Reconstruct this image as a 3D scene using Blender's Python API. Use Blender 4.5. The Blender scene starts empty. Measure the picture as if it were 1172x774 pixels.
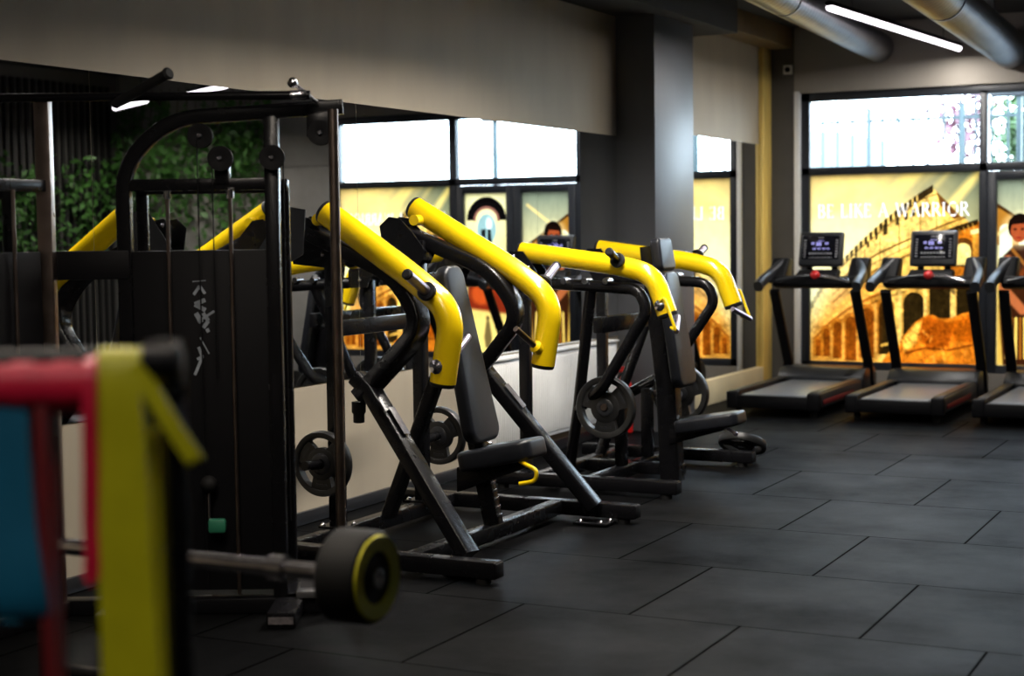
import bpy, bmesh, math, random
import numpy as np
from mathutils import Vector, Matrix
random.seed(7)
rng = np.random.default_rng(7)
SC = bpy.context.scene
COL = SC.collection
V = Vector
PI = math.pi

# ------------------------------------------------------------------ materials
def new_mat(name):
    m = bpy.data.materials.new(name); m.use_nodes = True
    nt = m.node_tree
    for n in list(nt.nodes): nt.nodes.remove(n)
    return m, nt, nt.nodes, nt.links

def mat(name, col, rough=.5, metal=0., var=.0, scale=8., bump=0., bscale=60., coat=0., spec=.5, emit=None, estr=0., stretch=(1,1,1)):
    m, nt, N, L = new_mat(name)
    out = N.new('ShaderNodeOutputMaterial'); b = N.new('ShaderNodeBsdfPrincipled')
    L.new(b.outputs[0], out.inputs[0])
    b.inputs['Base Color'].default_value = (*col, 1)
    b.inputs['Roughness'].default_value = rough
    b.inputs['Metallic'].default_value = metal
    b.inputs['Specular IOR Level'].default_value = spec
    b.inputs['Coat Weight'].default_value = coat
    b.inputs['Coat Roughness'].default_value = .08
    tc = N.new('ShaderNodeTexCoord'); mp = N.new('ShaderNodeMapping')
    mp.inputs['Scale'].default_value = stretch
    L.new(tc.outputs['Object'], mp.inputs[0])
    if var > 0:
        nz = N.new('ShaderNodeTexNoise'); nz.inputs['Scale'].default_value = scale
        nz.inputs['Detail'].default_value = 5
        L.new(mp.outputs[0], nz.inputs['Vector'])
        mr = N.new('ShaderNodeMapRange'); mr.inputs[1].default_value = .25; mr.inputs[2].default_value = .75
        mr.inputs[3].default_value = 1 - var; mr.inputs[4].default_value = 1 + var
        L.new(nz.outputs['Fac'], mr.inputs[0])
        mx = N.new('ShaderNodeMix'); mx.data_type = 'RGBA'; mx.blend_type = 'MULTIPLY'
        mx.inputs[0].default_value = 1; mx.inputs[6].default_value = (*col, 1)
        L.new(mr.outputs[0], mx.inputs[7]); L.new(mx.outputs[2], b.inputs['Base Color'])
        mr2 = N.new('ShaderNodeMapRange'); mr2.inputs[3].default_value = max(0, rough - var * .3); mr2.inputs[4].default_value = min(1, rough + var * .3)
        L.new(nz.outputs['Fac'], mr2.inputs[0]); L.new(mr2.outputs[0], b.inputs['Roughness'])
    if bump > 0:
        nb = N.new('ShaderNodeTexNoise'); nb.inputs['Scale'].default_value = bscale; nb.inputs['Detail'].default_value = 3
        L.new(mp.outputs[0], nb.inputs['Vector'])
        bp = N.new('ShaderNodeBump'); bp.inputs['Strength'].default_value = bump; bp.inputs['Distance'].default_value = .004
        L.new(nb.outputs['Fac'], bp.inputs['Height']); L.new(bp.outputs[0], b.inputs['Normal'])
    if emit:
        b.inputs['Emission Color'].default_value = (*emit, 1); b.inputs['Emission Strength'].default_value = estr
    return m

M = {}
M['black'] = mat('black powder coated steel', (.005, .005, .006), .27, 0, .08, 6, coat=.04, spec=.26)
M['blackmatte'] = mat('black plastic', (.004, .004, .005), .55, 0, .1, 8, spec=.14)
M['dark'] = mat('dark grey plastic', (.018, .019, .022), .36, 0, .1, 8)
M['rubber'] = mat('black rubber', (.006, .006, .006), .7, 0, .15, 30, .1, 200, spec=.25)
M['plate'] = mat('rubber coated plate', (.010, .010, .010), .40, 0, .15, 25, .05, 200)
M['yellow'] = mat('yellow gloss paint', (.76, .52, .004), .22, 0, .04, 6, coat=.6)
M['chrome'] = mat('brushed chrome', (.75, .73, .76), .2, 1., .1, 40)
M['bronze'] = mat('smoked chrome', (.30, .235, .20), .3, 1., .2, 12)
M['violetchrome'] = mat('knurled chrome grip', (.62, .55, .64), .3, 1., .15, 60, .3, 500)
M['leather'] = mat('black upholstery', (.008, .009, .012), .36, 0, .12, 30, .2, 260, spec=.36)
M['label'] = mat('grey sticker', (.11, .10, .105), .45, 0, .5, 60)
M['white'] = mat('white enamel', (.88, .88, .86), .35, 0, .03, 10)
M['plaster'] = mat('beige plaster', (.40, .345, .26), .75, 0, .09, 3., .15, 30, stretch=(1, 1, .35))
M['pillar'] = mat('dark grey satin paint', (.10, .102, .11), .46, 0, .12, 4., .1, 40, spec=.4, stretch=(1, 1, .3))
M['darkpaint'] = mat('anthracite wall paint', (.085, .082, .078), .75, 0, .1, 4., .1, 40)
M['farpaint'] = mat('taupe wall paint', (.30, .27, .235), .8, 0, .08, 3., .1, 40)
M['black_ceiling'] = mat('black ceiling paint', (.010, .010, .010), .85, 0, .2, 5)
M['concrete'] = mat('concrete panel', (.30, .29, .27), .75, 0, .15, 4., .2, 30)
M['gold'] = mat('gold painted timber', (.85, .60, .16), .4, 0., .2, 8, stretch=(1, 1, .2))
M['timber'] = mat('brown timber', (.16, .10, .035), .5, 0, .25, 8)
M['cream'] = mat('cream paint', (.80, .70, .46), .5, 0, .05, 5)
M['frame'] = mat('anthracite aluminium', (.018, .021, .028), .38, 0, .1, 10)
M['zinc'] = mat('galvanised duct', (.26, .26, .27), .36, .9, .2, 6)
M['red'] = mat('red gloss', (.60, .012, .012), .3, 0, .05, 10)
M['redrubber'] = mat('red latex band', (.62, .010, .045), .45, 0, .1, 12)
M['maroon'] = mat('dark red latex band', (.14, .008, .010), .5, 0, .1, 12)
M['yellowband'] = mat('yellow latex band', (.50, .47, .004), .5, 0, .1, 12)
M['blueband'] = mat('blue latex band', (.004, .11, .20), .5, 0, .1, 12)
M['green'] = mat('green rubber', (.02, .16, .09), .5, 0, .1, 12)
M['belt'] = mat('running belt', (.15, .165, .19), .32, 0, .15, 60, .1, 400)
M['tubelight'] = mat('lit tube', (.9, .9, .9), .4, emit=(1., .90, .98), estr=4.)
M['screen'] = mat('console glass', (.006, .006, .010), .12, 0, .1, 10)
M['screentext'] = mat('lit console digits', (.1, .1, .2), .4, emit=(.45, .42, 1.), estr=1.0)
M['screenprint'] = mat('grey console print', (.35, .35, .36), .5, 0, .1, 40)
M['logo'] = mat('white printed logo', (.26, .29, .33), .5, 0, .4, 20)
M['leaf'] = mat('ivy leaf', (.055, .16, .03), .5, 0, .5, 2.)
M['leaf2'] = mat('shrub leaf', (.05, .095, .03), .5, 0, .4, 3.)
M['pinkleaf'] = mat('pink blossom', (.12, .045, .06), .6, 0, .3, 3.)
M['fence'] = mat('pale green painted steel', (.018, .034, .036), .5, 0, .1, 5)
M['pave'] = mat('dark asphalt', (.035, .035, .035), .8, 0, .1, 3)
M['wood'] = mat('tree bark', (.10, .07, .05), .8, 0, .3, 12, .5, 30)
M['slat'] = mat('black timber slat', (.004, .004, .004), .7, 0, .3, 6, stretch=(1, 1, .2))
M['render'] = mat('pale render', (.12, .14, .14), .8, 0, .05, 3)

# mirror
m, nt, N, L = new_mat('mirror silvering')
o = N.new('ShaderNodeOutputMaterial'); b = N.new('ShaderNodeBsdfPrincipled'); L.new(b.outputs[0], o.inputs[0])
b.inputs['Base Color'].default_value = (.86, .88, .88, 1); b.inputs['Metallic'].default_value = 1; b.inputs['Roughness'].default_value = .004
M['mirror'] = m
# thin window glass
m, nt, N, L = new_mat('window glass')
o = N.new('ShaderNodeOutputMaterial'); t = N.new('ShaderNodeBsdfTransparent'); g = N.new('ShaderNodeBsdfGlossy')
g.inputs['Roughness'].default_value = .01
fr = N.new('ShaderNodeFresnel'); fr.inputs[0].default_value = 1.45
mx = N.new('ShaderNodeMixShader'); L.new(fr.outputs[0], mx.inputs[0]); L.new(t.outputs[0], mx.inputs[1]); L.new(g.outputs[0], mx.inputs[2])
t.inputs[0].default_value = (.94, .97, .97, 1)
L.new(mx.outputs[0], o.inputs[0]); M['glass'] = m
FILM = .33
# translucent printed film, coloured by the print stored on the mesh
m, nt, N, L = new_mat('printed window film')
o = N.new('ShaderNodeOutputMaterial'); at = N.new('ShaderNodeAttribute'); at.attribute_name = 'print'
nz = N.new('ShaderNodeTexNoise'); nz.inputs['Scale'].default_value = 14; nz.inputs['Detail'].default_value = 6
mr = N.new('ShaderNodeMapRange'); mr.inputs[3].default_value = .8 * FILM; mr.inputs[4].default_value = 1.2 * FILM
L.new(nz.outputs['Fac'], mr.inputs[0])
mm = N.new('ShaderNodeMix'); mm.data_type = 'RGBA'; mm.blend_type = 'MULTIPLY'; mm.inputs[0].default_value = 1
L.new(at.outputs['Color'], mm.inputs[6]); L.new(mr.outputs[0], mm.inputs[7])
tr = N.new('ShaderNodeBsdfTranslucent'); df = N.new('ShaderNodeBsdfDiffuse')
mx = N.new('ShaderNodeMixShader'); mx.inputs[0].default_value = .35
L.new(mm.outputs[2], tr.inputs[0]); L.new(mm.outputs[2], df.inputs[0])
L.new(tr.outputs[0], mx.inputs[1]); L.new(df.outputs[0], mx.inputs[2])
L.new(mx.outputs[0], o.inputs[0]); M['film'] = m

# floor: rubber tiles laid in a half bond
FX0, FY0, FW, FD = -3.0234, 6.047, .9691, 1.0302
m, nt, N, L = new_mat('rubber floor tiles')
o = N.new('ShaderNodeOutputMaterial'); b = N.new('ShaderNodeBsdfPrincipled'); L.new(b.outputs[0], o.inputs[0])
tc = N.new('ShaderNodeTexCoord'); sx = N.new('ShaderNodeSeparateXYZ'); L.new(tc.outputs['Object'], sx.inputs[0])
def mth(op, a, bb=None, c=None):
    n = N.new('ShaderNodeMath'); n.operation = op
    for i, x in enumerate((a, bb, c)):
        if x is None: continue
        if isinstance(x, (int, float)): n.inputs[i].default_value = x
        else: L.new(x, n.inputs[i])
    return n.outputs[0]
v = mth('DIVIDE', mth('SUBTRACT', sx.outputs[1], FY0), FD)
row = mth('FLOOR', v)
par = mth('ABSOLUTE', mth('MODULO', row, 2.0))          # 0 = half shifted row
shift = mth('MULTIPLY', mth('SUBTRACT', 1.0, par), .5)
u = mth('SUBTRACT', mth('DIVIDE', mth('SUBTRACT', sx.outputs[0], FX0), FW), shift)
coln = mth('FLOOR', u)
fu = mth('SUBTRACT', u, coln); fv = mth('SUBTRACT', v, row)
du = mth('MULTIPLY', mth('MINIMUM', fu, mth('SUBTRACT', 1.0, fu)), FW)
dv = mth('MULTIPLY', mth('MINIMUM', fv, mth('SUBTRACT', 1.0, fv)), FD)
dist = mth('MINIMUM', mth('MULTIPLY', du, .75), dv)
gap = N.new('ShaderNodeMapRange'); gap.interpolation_type = 'SMOOTHSTEP'
gap.inputs[1].default_value = .001; gap.inputs[2].default_value = .008; L.new(dist, gap.inputs[0])
cmb = N.new('ShaderNodeCombineXYZ'); L.new(coln, cmb.inputs[0]); L.new(row, cmb.inputs[1])
wn = N.new('ShaderNodeTexWhiteNoise'); wn.noise_dimensions = '2D'; L.new(cmb.outputs[0], wn.inputs['Vector'])
n1 = N.new('ShaderNodeTexNoise'); n1.inputs['Scale'].default_value = 2.2; n1.inputs['Detail'].default_value = 6; L.new(tc.outputs['Object'], n1.inputs['Vector'])
n2 = N.new('ShaderNodeTexNoise'); n2.inputs['Scale'].default_value = 160; n2.inputs['Detail'].default_value = 2; L.new(tc.outputs['Object'], n2.inputs['Vector'])
tone = mth('ADD', mth('MULTIPLY', wn.outputs['Value'], .30), mth('ADD', mth('MULTIPLY', n1.outputs['Fac'], .8), mth('MULTIPLY', n2.outputs['Fac'], .5)))
tone = mth('MULTIPLY', mth('MULTIPLY', tone, .0042), mth('ADD', mth('MULTIPLY', gap.outputs[0], .88), .12))
cc = N.new('ShaderNodeCombineColor')
L.new(mth('MULTIPLY', tone, .96), cc.inputs[0]); L.new(tone, cc.inputs[1]); L.new(mth('MULTIPLY', tone, 1.08), cc.inputs[2])
L.new(cc.outputs[0], b.inputs['Base Color']); n3 = N.new('ShaderNodeTexNoise'); n3.inputs['Scale'].default_value = 1.3; n3.inputs['Detail'].default_value = 7; n3.inputs['Roughness'].default_value = .62; L.new(tc.outputs['Object'], n3.inputs['Vector'])
wear = N.new('ShaderNodeMapRange'); wear.inputs[1].default_value = .32; wear.inputs[2].default_value = .72; wear.inputs[3].default_value = .010; wear.inputs[4].default_value = .048
L.new(n3.outputs['Fac'], wear.inputs[0])
wear2 = mth('MULTIPLY', wear.outputs[0], mth('ADD', mth('MULTIPLY', wn.outputs['Value'], .6), .6))
L.new(mth('MULTIPLY', gap.outputs[0], wear2), b.inputs['Specular IOR Level'])
L.new(mth('ADD', mth('MULTIPLY', n1.outputs['Fac'], .16), mth('ADD', mth('MULTIPLY', wn.outputs['Value'], .08), .42)), b.inputs['Roughness'])
bp = N.new('ShaderNodeBump'); bp.inputs['Strength'].default_value = .15; bp.inputs['Distance'].default_value = .006
L.new(mth('ADD', gap.outputs[0], mth('MULTIPLY', n2.outputs['Fac'], .25)), bp.inputs['Height']); L.new(bp.outputs[0], b.inputs['Normal'])
M['floor'] = m

# ------------------------------------------------------------------ geometry helpers
def tag(o, label=None, cat=None, group=None, kind=None):
    if label: o['label'] = label
    if cat: o['category'] = cat
    if group: o['group'] = group
    if kind: o['kind'] = kind
    return o

def empty(name, loc=(0, 0, 0), rz=0.):
    o = bpy.data.objects.new(name, None); COL.objects.link(o)
    o.location = loc; o.rotation_euler = (0, 0, rz); o.empty_display_size = .1
    return o

def thing(name, label, cat, loc=(0, 0, 0), rz=0., group=None):
    return tag(empty(name, loc, rz), label, cat, group)

def origin(o):
    p = V((0, 0, 0))
    while o is not None:
        p = p + V(o.location); o = o.parent
    return p

class MB:
    """collects geometry for one mesh object (coordinates of the scene, or of its thing when local)"""
    def __init__(s): s.v = []; s.f = []; s.sm = []
    def add(s, vs, fs, smooth=True):
        k = len(s.v); s.v += [tuple(p) for p in vs]
        for f in fs: s.f.append([i + k for i in f]); s.sm.append(smooth)
        return s
    def bm(s, bm, smooth=True):
        bm.verts.index_update()
        s.add([p.co.copy() for p in bm.verts], [[q.index for q in f.verts] for f in bm.faces], smooth); bm.free(); return s
    def box(s, c, size, bev=.004, rot=None, seg=2, smooth=True):
        bm = bmesh.new(); bmesh.ops.create_cube(bm, size=1)
        bmesh.ops.scale(bm, vec=size, verts=bm.verts)
        if bev > 0:
            bmesh.ops.bevel(bm, geom=bm.edges[:], offset=min(bev, min(size) * .49), segments=seg, profile=.5, affect='EDGES')
        if rot is not None: bmesh.ops.transform(bm, matrix=rot.to_4x4(), verts=bm.verts)
        bmesh.ops.translate(bm, vec=c, verts=bm.verts)
        return s.bm(bm, smooth)
    def span(s, a, b, bev=.004, seg=2):
        a, b = V(a), V(b)
        return s.box((a + b) / 2, [abs(b[i] - a[i]) for i in range(3)], bev, seg=seg)
    def beam(s, a, b, w, h, up=(0, 0, 1), bev=.006):
        """bar from a to b, w wide across, h high along up"""
        a, b = V(a), V(b); z = (b - a); ln = z.length; z.normalize()
        x = z.cross(V(up)).normalized(); y = x.cross(z)*-1
        R = Matrix((x, y, z)).transposed()
        return s.box((a + b) / 2, (w, h, ln), bev, R)
    def sweep(s, pts, prof, up=(0, 1, 0), cap=True, smooth=True, sc=None):
        """profile (list of 2-vectors) carried along pts"""
        pts = [V(p) for p in pts]; n = len(pts); m = len(prof); vs = []; fs = []
        u0 = V(up)
        prev = None
        for i, p in enumerate(pts):
            t = (pts[min(i + 1, n - 1)] - pts[max(i - 1, 0)]).normalized()
            if prev is None:
                a = t.cross(u0)
                if a.length < 1e-4: a = t.cross(V((1, .3, .2)))
                a.normalize()
            else:
                a = prev - t * prev.dot(t); a.normalize()
            prev = a; bb = a.cross(t)
            k = sc[i] if sc else 1
            for q in prof: vs.append(p + (a * q[0] + bb * q[1]) * k)
        for i in range(n - 1):
            for j in range(m):
                fs.append([i * m + j, i * m + (j + 1) % m, (i + 1) * m + (j + 1) % m, (i + 1) * m + j])
        s.add(vs, fs, smooth)
        if cap:
            s.add(vs[:m], [list(range(m))], False); s.add(vs[-m:], [list(range(m))[::-1]], False)
        return s
    def tube(s, pts, r, seg=16, cap=True, up=(0, 1, 0), sc=None):
        prof = [(math.cos(2 * PI * i / seg) * r, math.sin(2 * PI * i / seg) * r) for i in range(seg)]
        return s.sweep(pts, prof, up, cap, True, sc)
    def rect(s, pts, w, h, up=(0, 1, 0), r=.012):
        return s.sweep(pts, rrect(w, h, r), up)
    def disc(s, c, axis, prof, seg=40):
        """lathe: prof = [(distance along axis, radius)...]"""
        ax = V(axis).normalized(); a = ax.orthogonal().normalized(); bb = ax.cross(a); c = V(c)
        vs = []; fs = []; n = len(prof)
        for d, r in prof:
            for i in range(seg):
                t = 2 * PI * i / seg
                vs.append(c + ax * d + (a * math.cos(t) + bb * math.sin(t)) * r)
        for k in range(n - 1):
            for i in range(seg):
                fs.append([k * seg + i, k * seg + (i + 1) % seg, (k + 1) * seg + (i + 1) % seg, (k + 1) * seg + i])
        s.add(vs, fs)
        shut = prof[0] == prof[-1]
        if prof[0][1] > 1e-5 and not shut: s.add(vs[:seg], [list(range(seg))[::-1]], False)
        if prof[-1][1] > 1e-5 and not shut: s.add(vs[-seg:], [list(range(seg))], False)
        return s
    def sphere(s, c, r, sq=(1, 1, 1), sub=3):
        bm = bmesh.new(); bmesh.ops.create_icosphere(bm, subdivisions=sub, radius=r)
        bmesh.ops.scale(bm, vec=sq, verts=bm.verts); bmesh.ops.translate(bm, vec=c, verts=bm.verts)
        return s.bm(bm)
    def prism(s, poly, axis, a, b, bev=0):
        """poly of 2-vectors extruded along axis ('x','y','z') from a to b"""
        def P(q, d): return {'x': (d, q[0], q[1]), 'y': (q[0], d, q[1]), 'z': (q[0], q[1], d)}[axis]
        bm = bmesh.new(); n = len(poly)
        A = [bm.verts.new(P(q, a)) for q in poly]; B = [bm.verts.new(P(q, b)) for q in poly]
        bm.faces.new(A[::-1]); bm.faces.new(B)
        for i in range(n): bm.faces.new((A[i], A[(i + 1) % n], B[(i + 1) % n], B[i]))
        bmesh.ops.recalc_face_normals(bm, faces=bm.faces)
        if bev: bmesh.ops.bevel(bm, geom=bm.edges[:], offset=bev, segments=2, profile=.5, affect='EDGES')
        return s.bm(bm, bev > 0)
    def build(s, name, material, parent=None, local=False):
        me = bpy.data.meshes.new(name)
        off = V((0, 0, 0)) if (local or parent is None) else origin(parent)
        me.from_pydata([tuple(V(p) - off) for p in s.v], [], s.f); me.update()
        me.polygons.foreach_set('use_smooth', s.sm)
        bm = bmesh.new(); bm.from_mesh(me)
        bmesh.ops.recalc_face_normals(bm, faces=bm.faces)
        bm.to_mesh(me); bm.free()
        try: me.set_sharp_from_angle(angle=math.radians(42))
        except Exception: pass
        me.materials.append(material)
        o = bpy.data.objects.new(name, me); COL.objects.link(o)
        if parent is not None: o.parent = parent
        return o

def rrect(w, h, r, n=3):
    pts = []
    for cx, cy, a0 in ((w / 2 - r, h / 2 - r, 0), (-w / 2 + r, h / 2 - r, 90), (-w / 2 + r, -h / 2 + r, 180), (w / 2 - r, -h / 2 + r, 270)):
        for i in range(n + 1):
            t = math.radians(a0 + 90 * i / n); pts.append((cx + r * math.cos(t), cy + r * math.sin(t)))
    return pts

def rounded(pts, r, n=8):
    """polyline with rounded corners; r may be one radius or a list"""
    pts = [V(p) for p in pts]; out = [pts[0]]
    for i in range(1, len(pts) - 1):
        a, b, c = pts[i - 1], pts[i], pts[i + 1]
        rr = r[i - 1] if isinstance(r, (list, tuple)) else r
        d1 = (a - b); d2 = (c - b); k = min(rr, d1.length * .48, d2.length * .48)
        p0 = b + d1.normalized() * k; p2 = b + d2.normalized() * k
        for j in range(n + 1):
            t = j / n; out.append(p0 * (1 - t) ** 2 + b * 2 * t * (1 - t) + p2 * t * t)
    out.append(pts[-1])
    return out

def copy_tree(o, parent=None):
    c = o.copy(); COL.objects.link(c)
    if parent is not None: c.parent = parent
    for ch in list(o.children): copy_tree(ch, c)
    return c

def struct(mb, name, material, parent=None):
    o = mb.build(name, material, parent)
    if parent is None: o['kind'] = 'structure'
    return o

# ------------------------------------------------------------------ the room
LX, FY, RX, NY, CZ = -5.0, 15.62, 3.4, -3.0, 3.6
struct(MB().span((LX - .3, NY - .3, -.1), (RX + .3, FY + .3, 0), 0), 'floor', M['floor'])
struct(MB().span((LX - .3, NY - .3, CZ), (RX + .3, FY + .3, CZ + .2), 0), 'ceiling', M['black_ceiling'])
struct(MB().span((LX - .3, NY - .3, 0), (LX, FY + .3, CZ), 0), 'wall_left', M['plaster'])
struct(MB().span((LX - .3, NY - .3, 0), (RX + .3, NY, CZ), 0), 'wall_front', M['darkpaint'])
WX0, WX1, WZ0, WZ1 = -4.66, .25, .19, 2.95
w = MB()
w.span((LX, FY, 0), (-4.72, FY + .3, CZ), 0)
w.build('wall_back', M['darkpaint'])['kind'] = 'structure'
w = MB()
w.span((-4.72, FY, WZ1), (WX1, FY + .3, CZ), 0)
w.span((-4.72, FY, 0), (WX1, FY + .3, WZ0), 0)
w.build('wall_back_lintel', M['farpaint'])['kind'] = 'structure'
w = MB()
for k in range(3):
    x0 = WX1 + k * 1.05
    for z0, z1 in ((0, 1.2), (1.205, 2.4), (2.405, CZ)):
        w.span((x0 + .003, FY, z0), (min(x0 + 1.047, RX), FY + .3, z1), .004)
w.build('wall_back_panel', M['concrete'])['kind'] = 'structure'
# right hand wall, black slats towards the far end
struct(MB().span((RX, NY, 0), (RX + .3, FY + .3, CZ), 0), 'wall_right', M['darkpaint'])
w = MB()
for k in range(60):
    y = 8.6 + k * .115
    w.span((RX - .04, y, .1), (RX, y + .05, 3.45), .003)
w.build('wall_right_cladding', M['slat'])['kind'] = 'structure'
# pillar, bulkheads, corner post, skirtings
struct(MB().span((LX, 11.73, 0), (-4.67, 12.6, CZ), .006), 'wall_left_pillar', M['pillar'])
struct(MB().span((LX, NY, 3.29), (-4.52, 13.3, CZ), .004), 'trim_1', M['black_ceiling'])
w = MB(); w.span((LX, 13.3, 3.40), (-4.74, FY, CZ), .004); w.build('trim_2', M['timber'])['kind'] = 'structure'
struct(MB().span((LX, 15.34, .0), (-4.955, FY, 3.40), .006), 'trim_3', M['gold'])
struct(MB().span((LX, 12.6, .0), (-4.955, 15.34, .225), .004), 'baseboard_left', M['cream'])
struct(MB().span((LX, NY, 0), (-4.975, 11.73, .07), .004), 'baseboard_front', M['dark'])
struct(MB().span((-4.72, FY - .012, .1), (-4.665, FY + .1, WZ1 + .02), .004), 'trim_4', M['white'])

# windows of the far wall: everything is framed in one anthracite grid
GY = 15.70
win = empty('window_1', (-2.2, GY, 0)); win['kind'] = 'structure'
f = MB()
def bar(mb, x0, x1, z0, z1, y0=GY - .04, y1=GY + .06): mb.span((x0, y0, z0), (x1, y1, z1), .004)
bar(f, WX0, WX1, 2.865, WZ1); bar(f, WX0, WX1, 2.13, 2.21); bar(f, WX0, -2.84, WZ0, .27)
bar(f, WX0, -4.575, WZ0, WZ1); bar(f, .19, WX1, WZ0, WZ1); bar(f, -1.24, WX1, WZ0, .27)
f.build('window_frame', M['frame'], win)
f = MB(); bar(f, -2.915, -2.84, .19, 2.9); bar(f, -1.37, -1.28, .19, 2.9); f.build('mullion', M['frame'], win)
for x0, x1 in ((-4.575, -2.915), (-2.84, -1.37), (-1.28, .19)):
    MB().span((x0, GY, 2.21), (x1, GY + .006, 2.865), 0).build('upper_pane', M['glass'], win)
# double door with glazed leaves
for k, (x0, x1, hx) in enumerate(((-2.835, -2.09, -2.13), (-2.08, -1.375, -2.04))):
    d = empty('door_%d' % (k + 1), ((x0 + x1) / 2, GY, 0)); d['kind'] = 'structure'
    f = MB(); bar(f, x0, x0 + .085, .02, 2.125, GY - .05, GY + .05); bar(f, x1 - .085, x1, .02, 2.125, GY - .05, GY + .05)
    bar(f, x0 + .08, x1 - .08, 2.04, 2.125, GY - .05, GY + .05); bar(f, x0 + .08, x1 - .08, .02, .27, GY - .05, GY + .05)
    f.build('door_frame', M['frame'], d)
    MB().tube(rounded([(hx, GY - .05, 1.0), (hx, GY - .1, 1.0), (hx, GY - .1, 1.35), (hx, GY - .05, 1.35)], .03), .012).build('door_handle', M['chrome'], d)
struct(MB().span((-2.84, FY, .0), (-1.37, FY + .3, .019), 0), 'trim_5', M['frame'])

# ------------------------------------------------------------------ printed window films
class Canvas:
    def __init__(s, w, h, d):
        s.nx, s.ny = int(w * d) + 1, int(h * d) + 1
        s.X, s.Y = np.meshgrid(np.linspace(0, w, s.nx), np.linspace(0, h, s.ny)); s.w, s.h = w, h
        s.c = np.zeros((s.ny, s.nx, 3)); s.aa = 1.0 / d
    def fill(s, fn):
        s.c[:] = fn(s.X, s.Y)
    def blend(s, a, col):
        a = np.clip(a, 0, 1)[..., None]; s.c = s.c * (1 - a) + np.array(col) * a
    def poly(s, P, col, al=1., soft=None):
        P = np.array(P, float); n = len(P); soft = soft or s.aa
        inside = np.zeros(s.X.shape, bool); dmin = np.full(s.X.shape, 1e9)
        for i in range(n):
            (x0, y0), (x1, y1) = P[i], P[(i + 1) % n]
            if y0 != y1:
                c = ((y0 > s.Y) != (y1 > s.Y)) & (s.X < (x1 - x0) * (s.Y - y0) / (y1 - y0) + x0); inside ^= c
            dmin = np.minimum(dmin, s.dseg((x0, y0), (x1, y1)))
        sd = np.where(inside, dmin, -dmin)
        s.blend((sd / soft + .5).clip(0, 1) * al, col)
    def dseg(s, a, b):
        dx, dy = b[0] - a[0], b[1] - a[1]; L2 = dx * dx + dy * dy + 1e-9
        t = (((s.X - a[0]) * dx + (s.Y - a[1]) * dy) / L2).clip(0, 1)
        return np.hypot(s.X - a[0] - t * dx, s.Y - a[1] - t * dy)
    def line(s, pts, wd, col, al=1., soft=None):
        soft = soft or s.aa; d = np.full(s.X.shape, 1e9)
        for a, b in zip(pts[:-1], pts[1:]): d = np.minimum(d, s.dseg(a, b))
        s.blend(((wd / 2 - d) / soft + .5).clip(0, 1) * al, col)
    def ell(s, c, rx, ry, col, al=1., soft=None, rot=0.):
        soft = soft or s.aa; dx, dy = s.X - c[0], s.Y - c[1]
        if rot: dx, dy = dx * math.cos(rot) + dy * math.sin(rot), -dx * math.sin(rot) + dy * math.cos(rot)
        k = np.sqrt((dx / rx) ** 2 + (dy / ry) ** 2); s.blend(((1 - k) * min(rx, ry) / soft + .5).clip(0, 1) * al, col)
    def arch(s, x, y, w, h, col, al=1., skew=0.):
        """opening standing on y (foot), w wide, h high, round head"""
        P = [(x - w / 2, y), (x - w / 2 + 0, y - h + w / 2)]
        P += [(x + w / 2 * math.cos(math.radians(180 - t)), y - h + w / 2 - w / 2 * math.sin(math.radians(t))) for t in range(15, 180, 15)]
        P += [(x + w / 2, y - h + w / 2), (x + w / 2, y)]
        s.poly([(p[0], p[1] + skew * (p[0] - x)) for p in P], col, al)

GLY = {  # strokes: (x0,y0,x1,y1, thick?) on a 0..w by 0..1 box, y upward; serifs are added at free stem ends
 'B': (.62, [(.1, 0, .1, 1, 1), (.1, 1, .4, .98, 0), (.4, .98, .5, .78, 1), (.5, .78, .38, .54, 1), (.1, .54, .38, .54, 0), (.38, .54, .56, .28, 1), (.56, .28, .42, .02, 1), (.42, .02, .1, 0, 0)]),
 'E': (.55, [(.1, 0, .1, 1, 1), (.1, 1, .5, 1, 0), (.1, .53, .4, .53, 0), (.1, 0, .52, 0, 0), (.5, 1, .5, .86, 0), (.52, 0, .52, .15, 0)]),
 'L': (.55, [(.1, 0, .1, 1, 1), (.1, 0, .52, 0, 0), (.52, 0, .52, .16, 0), (0, 1, .2, 1, 0)]),
 'I': (.3, [(.13, 0, .13, 1, 1), (.02, 0, .24, 0, 0), (.02, 1, .24, 1, 0)]),
 'K': (.68, [(.1, 0, .1, 1, 1), (.1, .48, .52, 1, 0), (.24, .62, .64, 0, 1), (0, 0, .2, 0, 0), (0, 1, .2, 1, 0), (.42, 1, .62, 1, 0)]),
 'A': (.78, [(.06, 0, .38, 1.02, 0), (.38, 1.02, .7, 0, 1), (.18, .36, .58, .36, 0), (-.02, 0, .15, 0, 0), (.6, 0, .8, 0, 0)]),
 'W': (1.05, [(.06, 1, .3, 0, 1), (.3, 0, .52, .95, 0), (.52, .95, .76, 0, 1), (.76, 0, .99, 1, 0), (-.02, 1, .16, 1, 0), (.9, 1, 1.06, 1, 0)]),
 'R': (.68, [(.1, 0, .1, 1, 1), (.1, 1, .4, .98, 0), (.4, .98, .52, .76, 1), (.52, .76, .38, .5, 1), (.1, .5, .38, .5, 0), (.3, .5, .66, 0, 1), (0, 0, .2, 0, 0)]),
 'O': (.86, [(.43 + .36 * math.cos(t), .5 + .52 * math.sin(t), .43 + .36 * math.cos(t + PI / 8), .5 + .52 * math.sin(t + PI / 8), 1 if (i % 8) in (0, 7, 3, 4) else 0) for i, t in enumerate([k * PI / 8 for k in range(16)])]),
 ' ': (.36, []),
}
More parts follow.
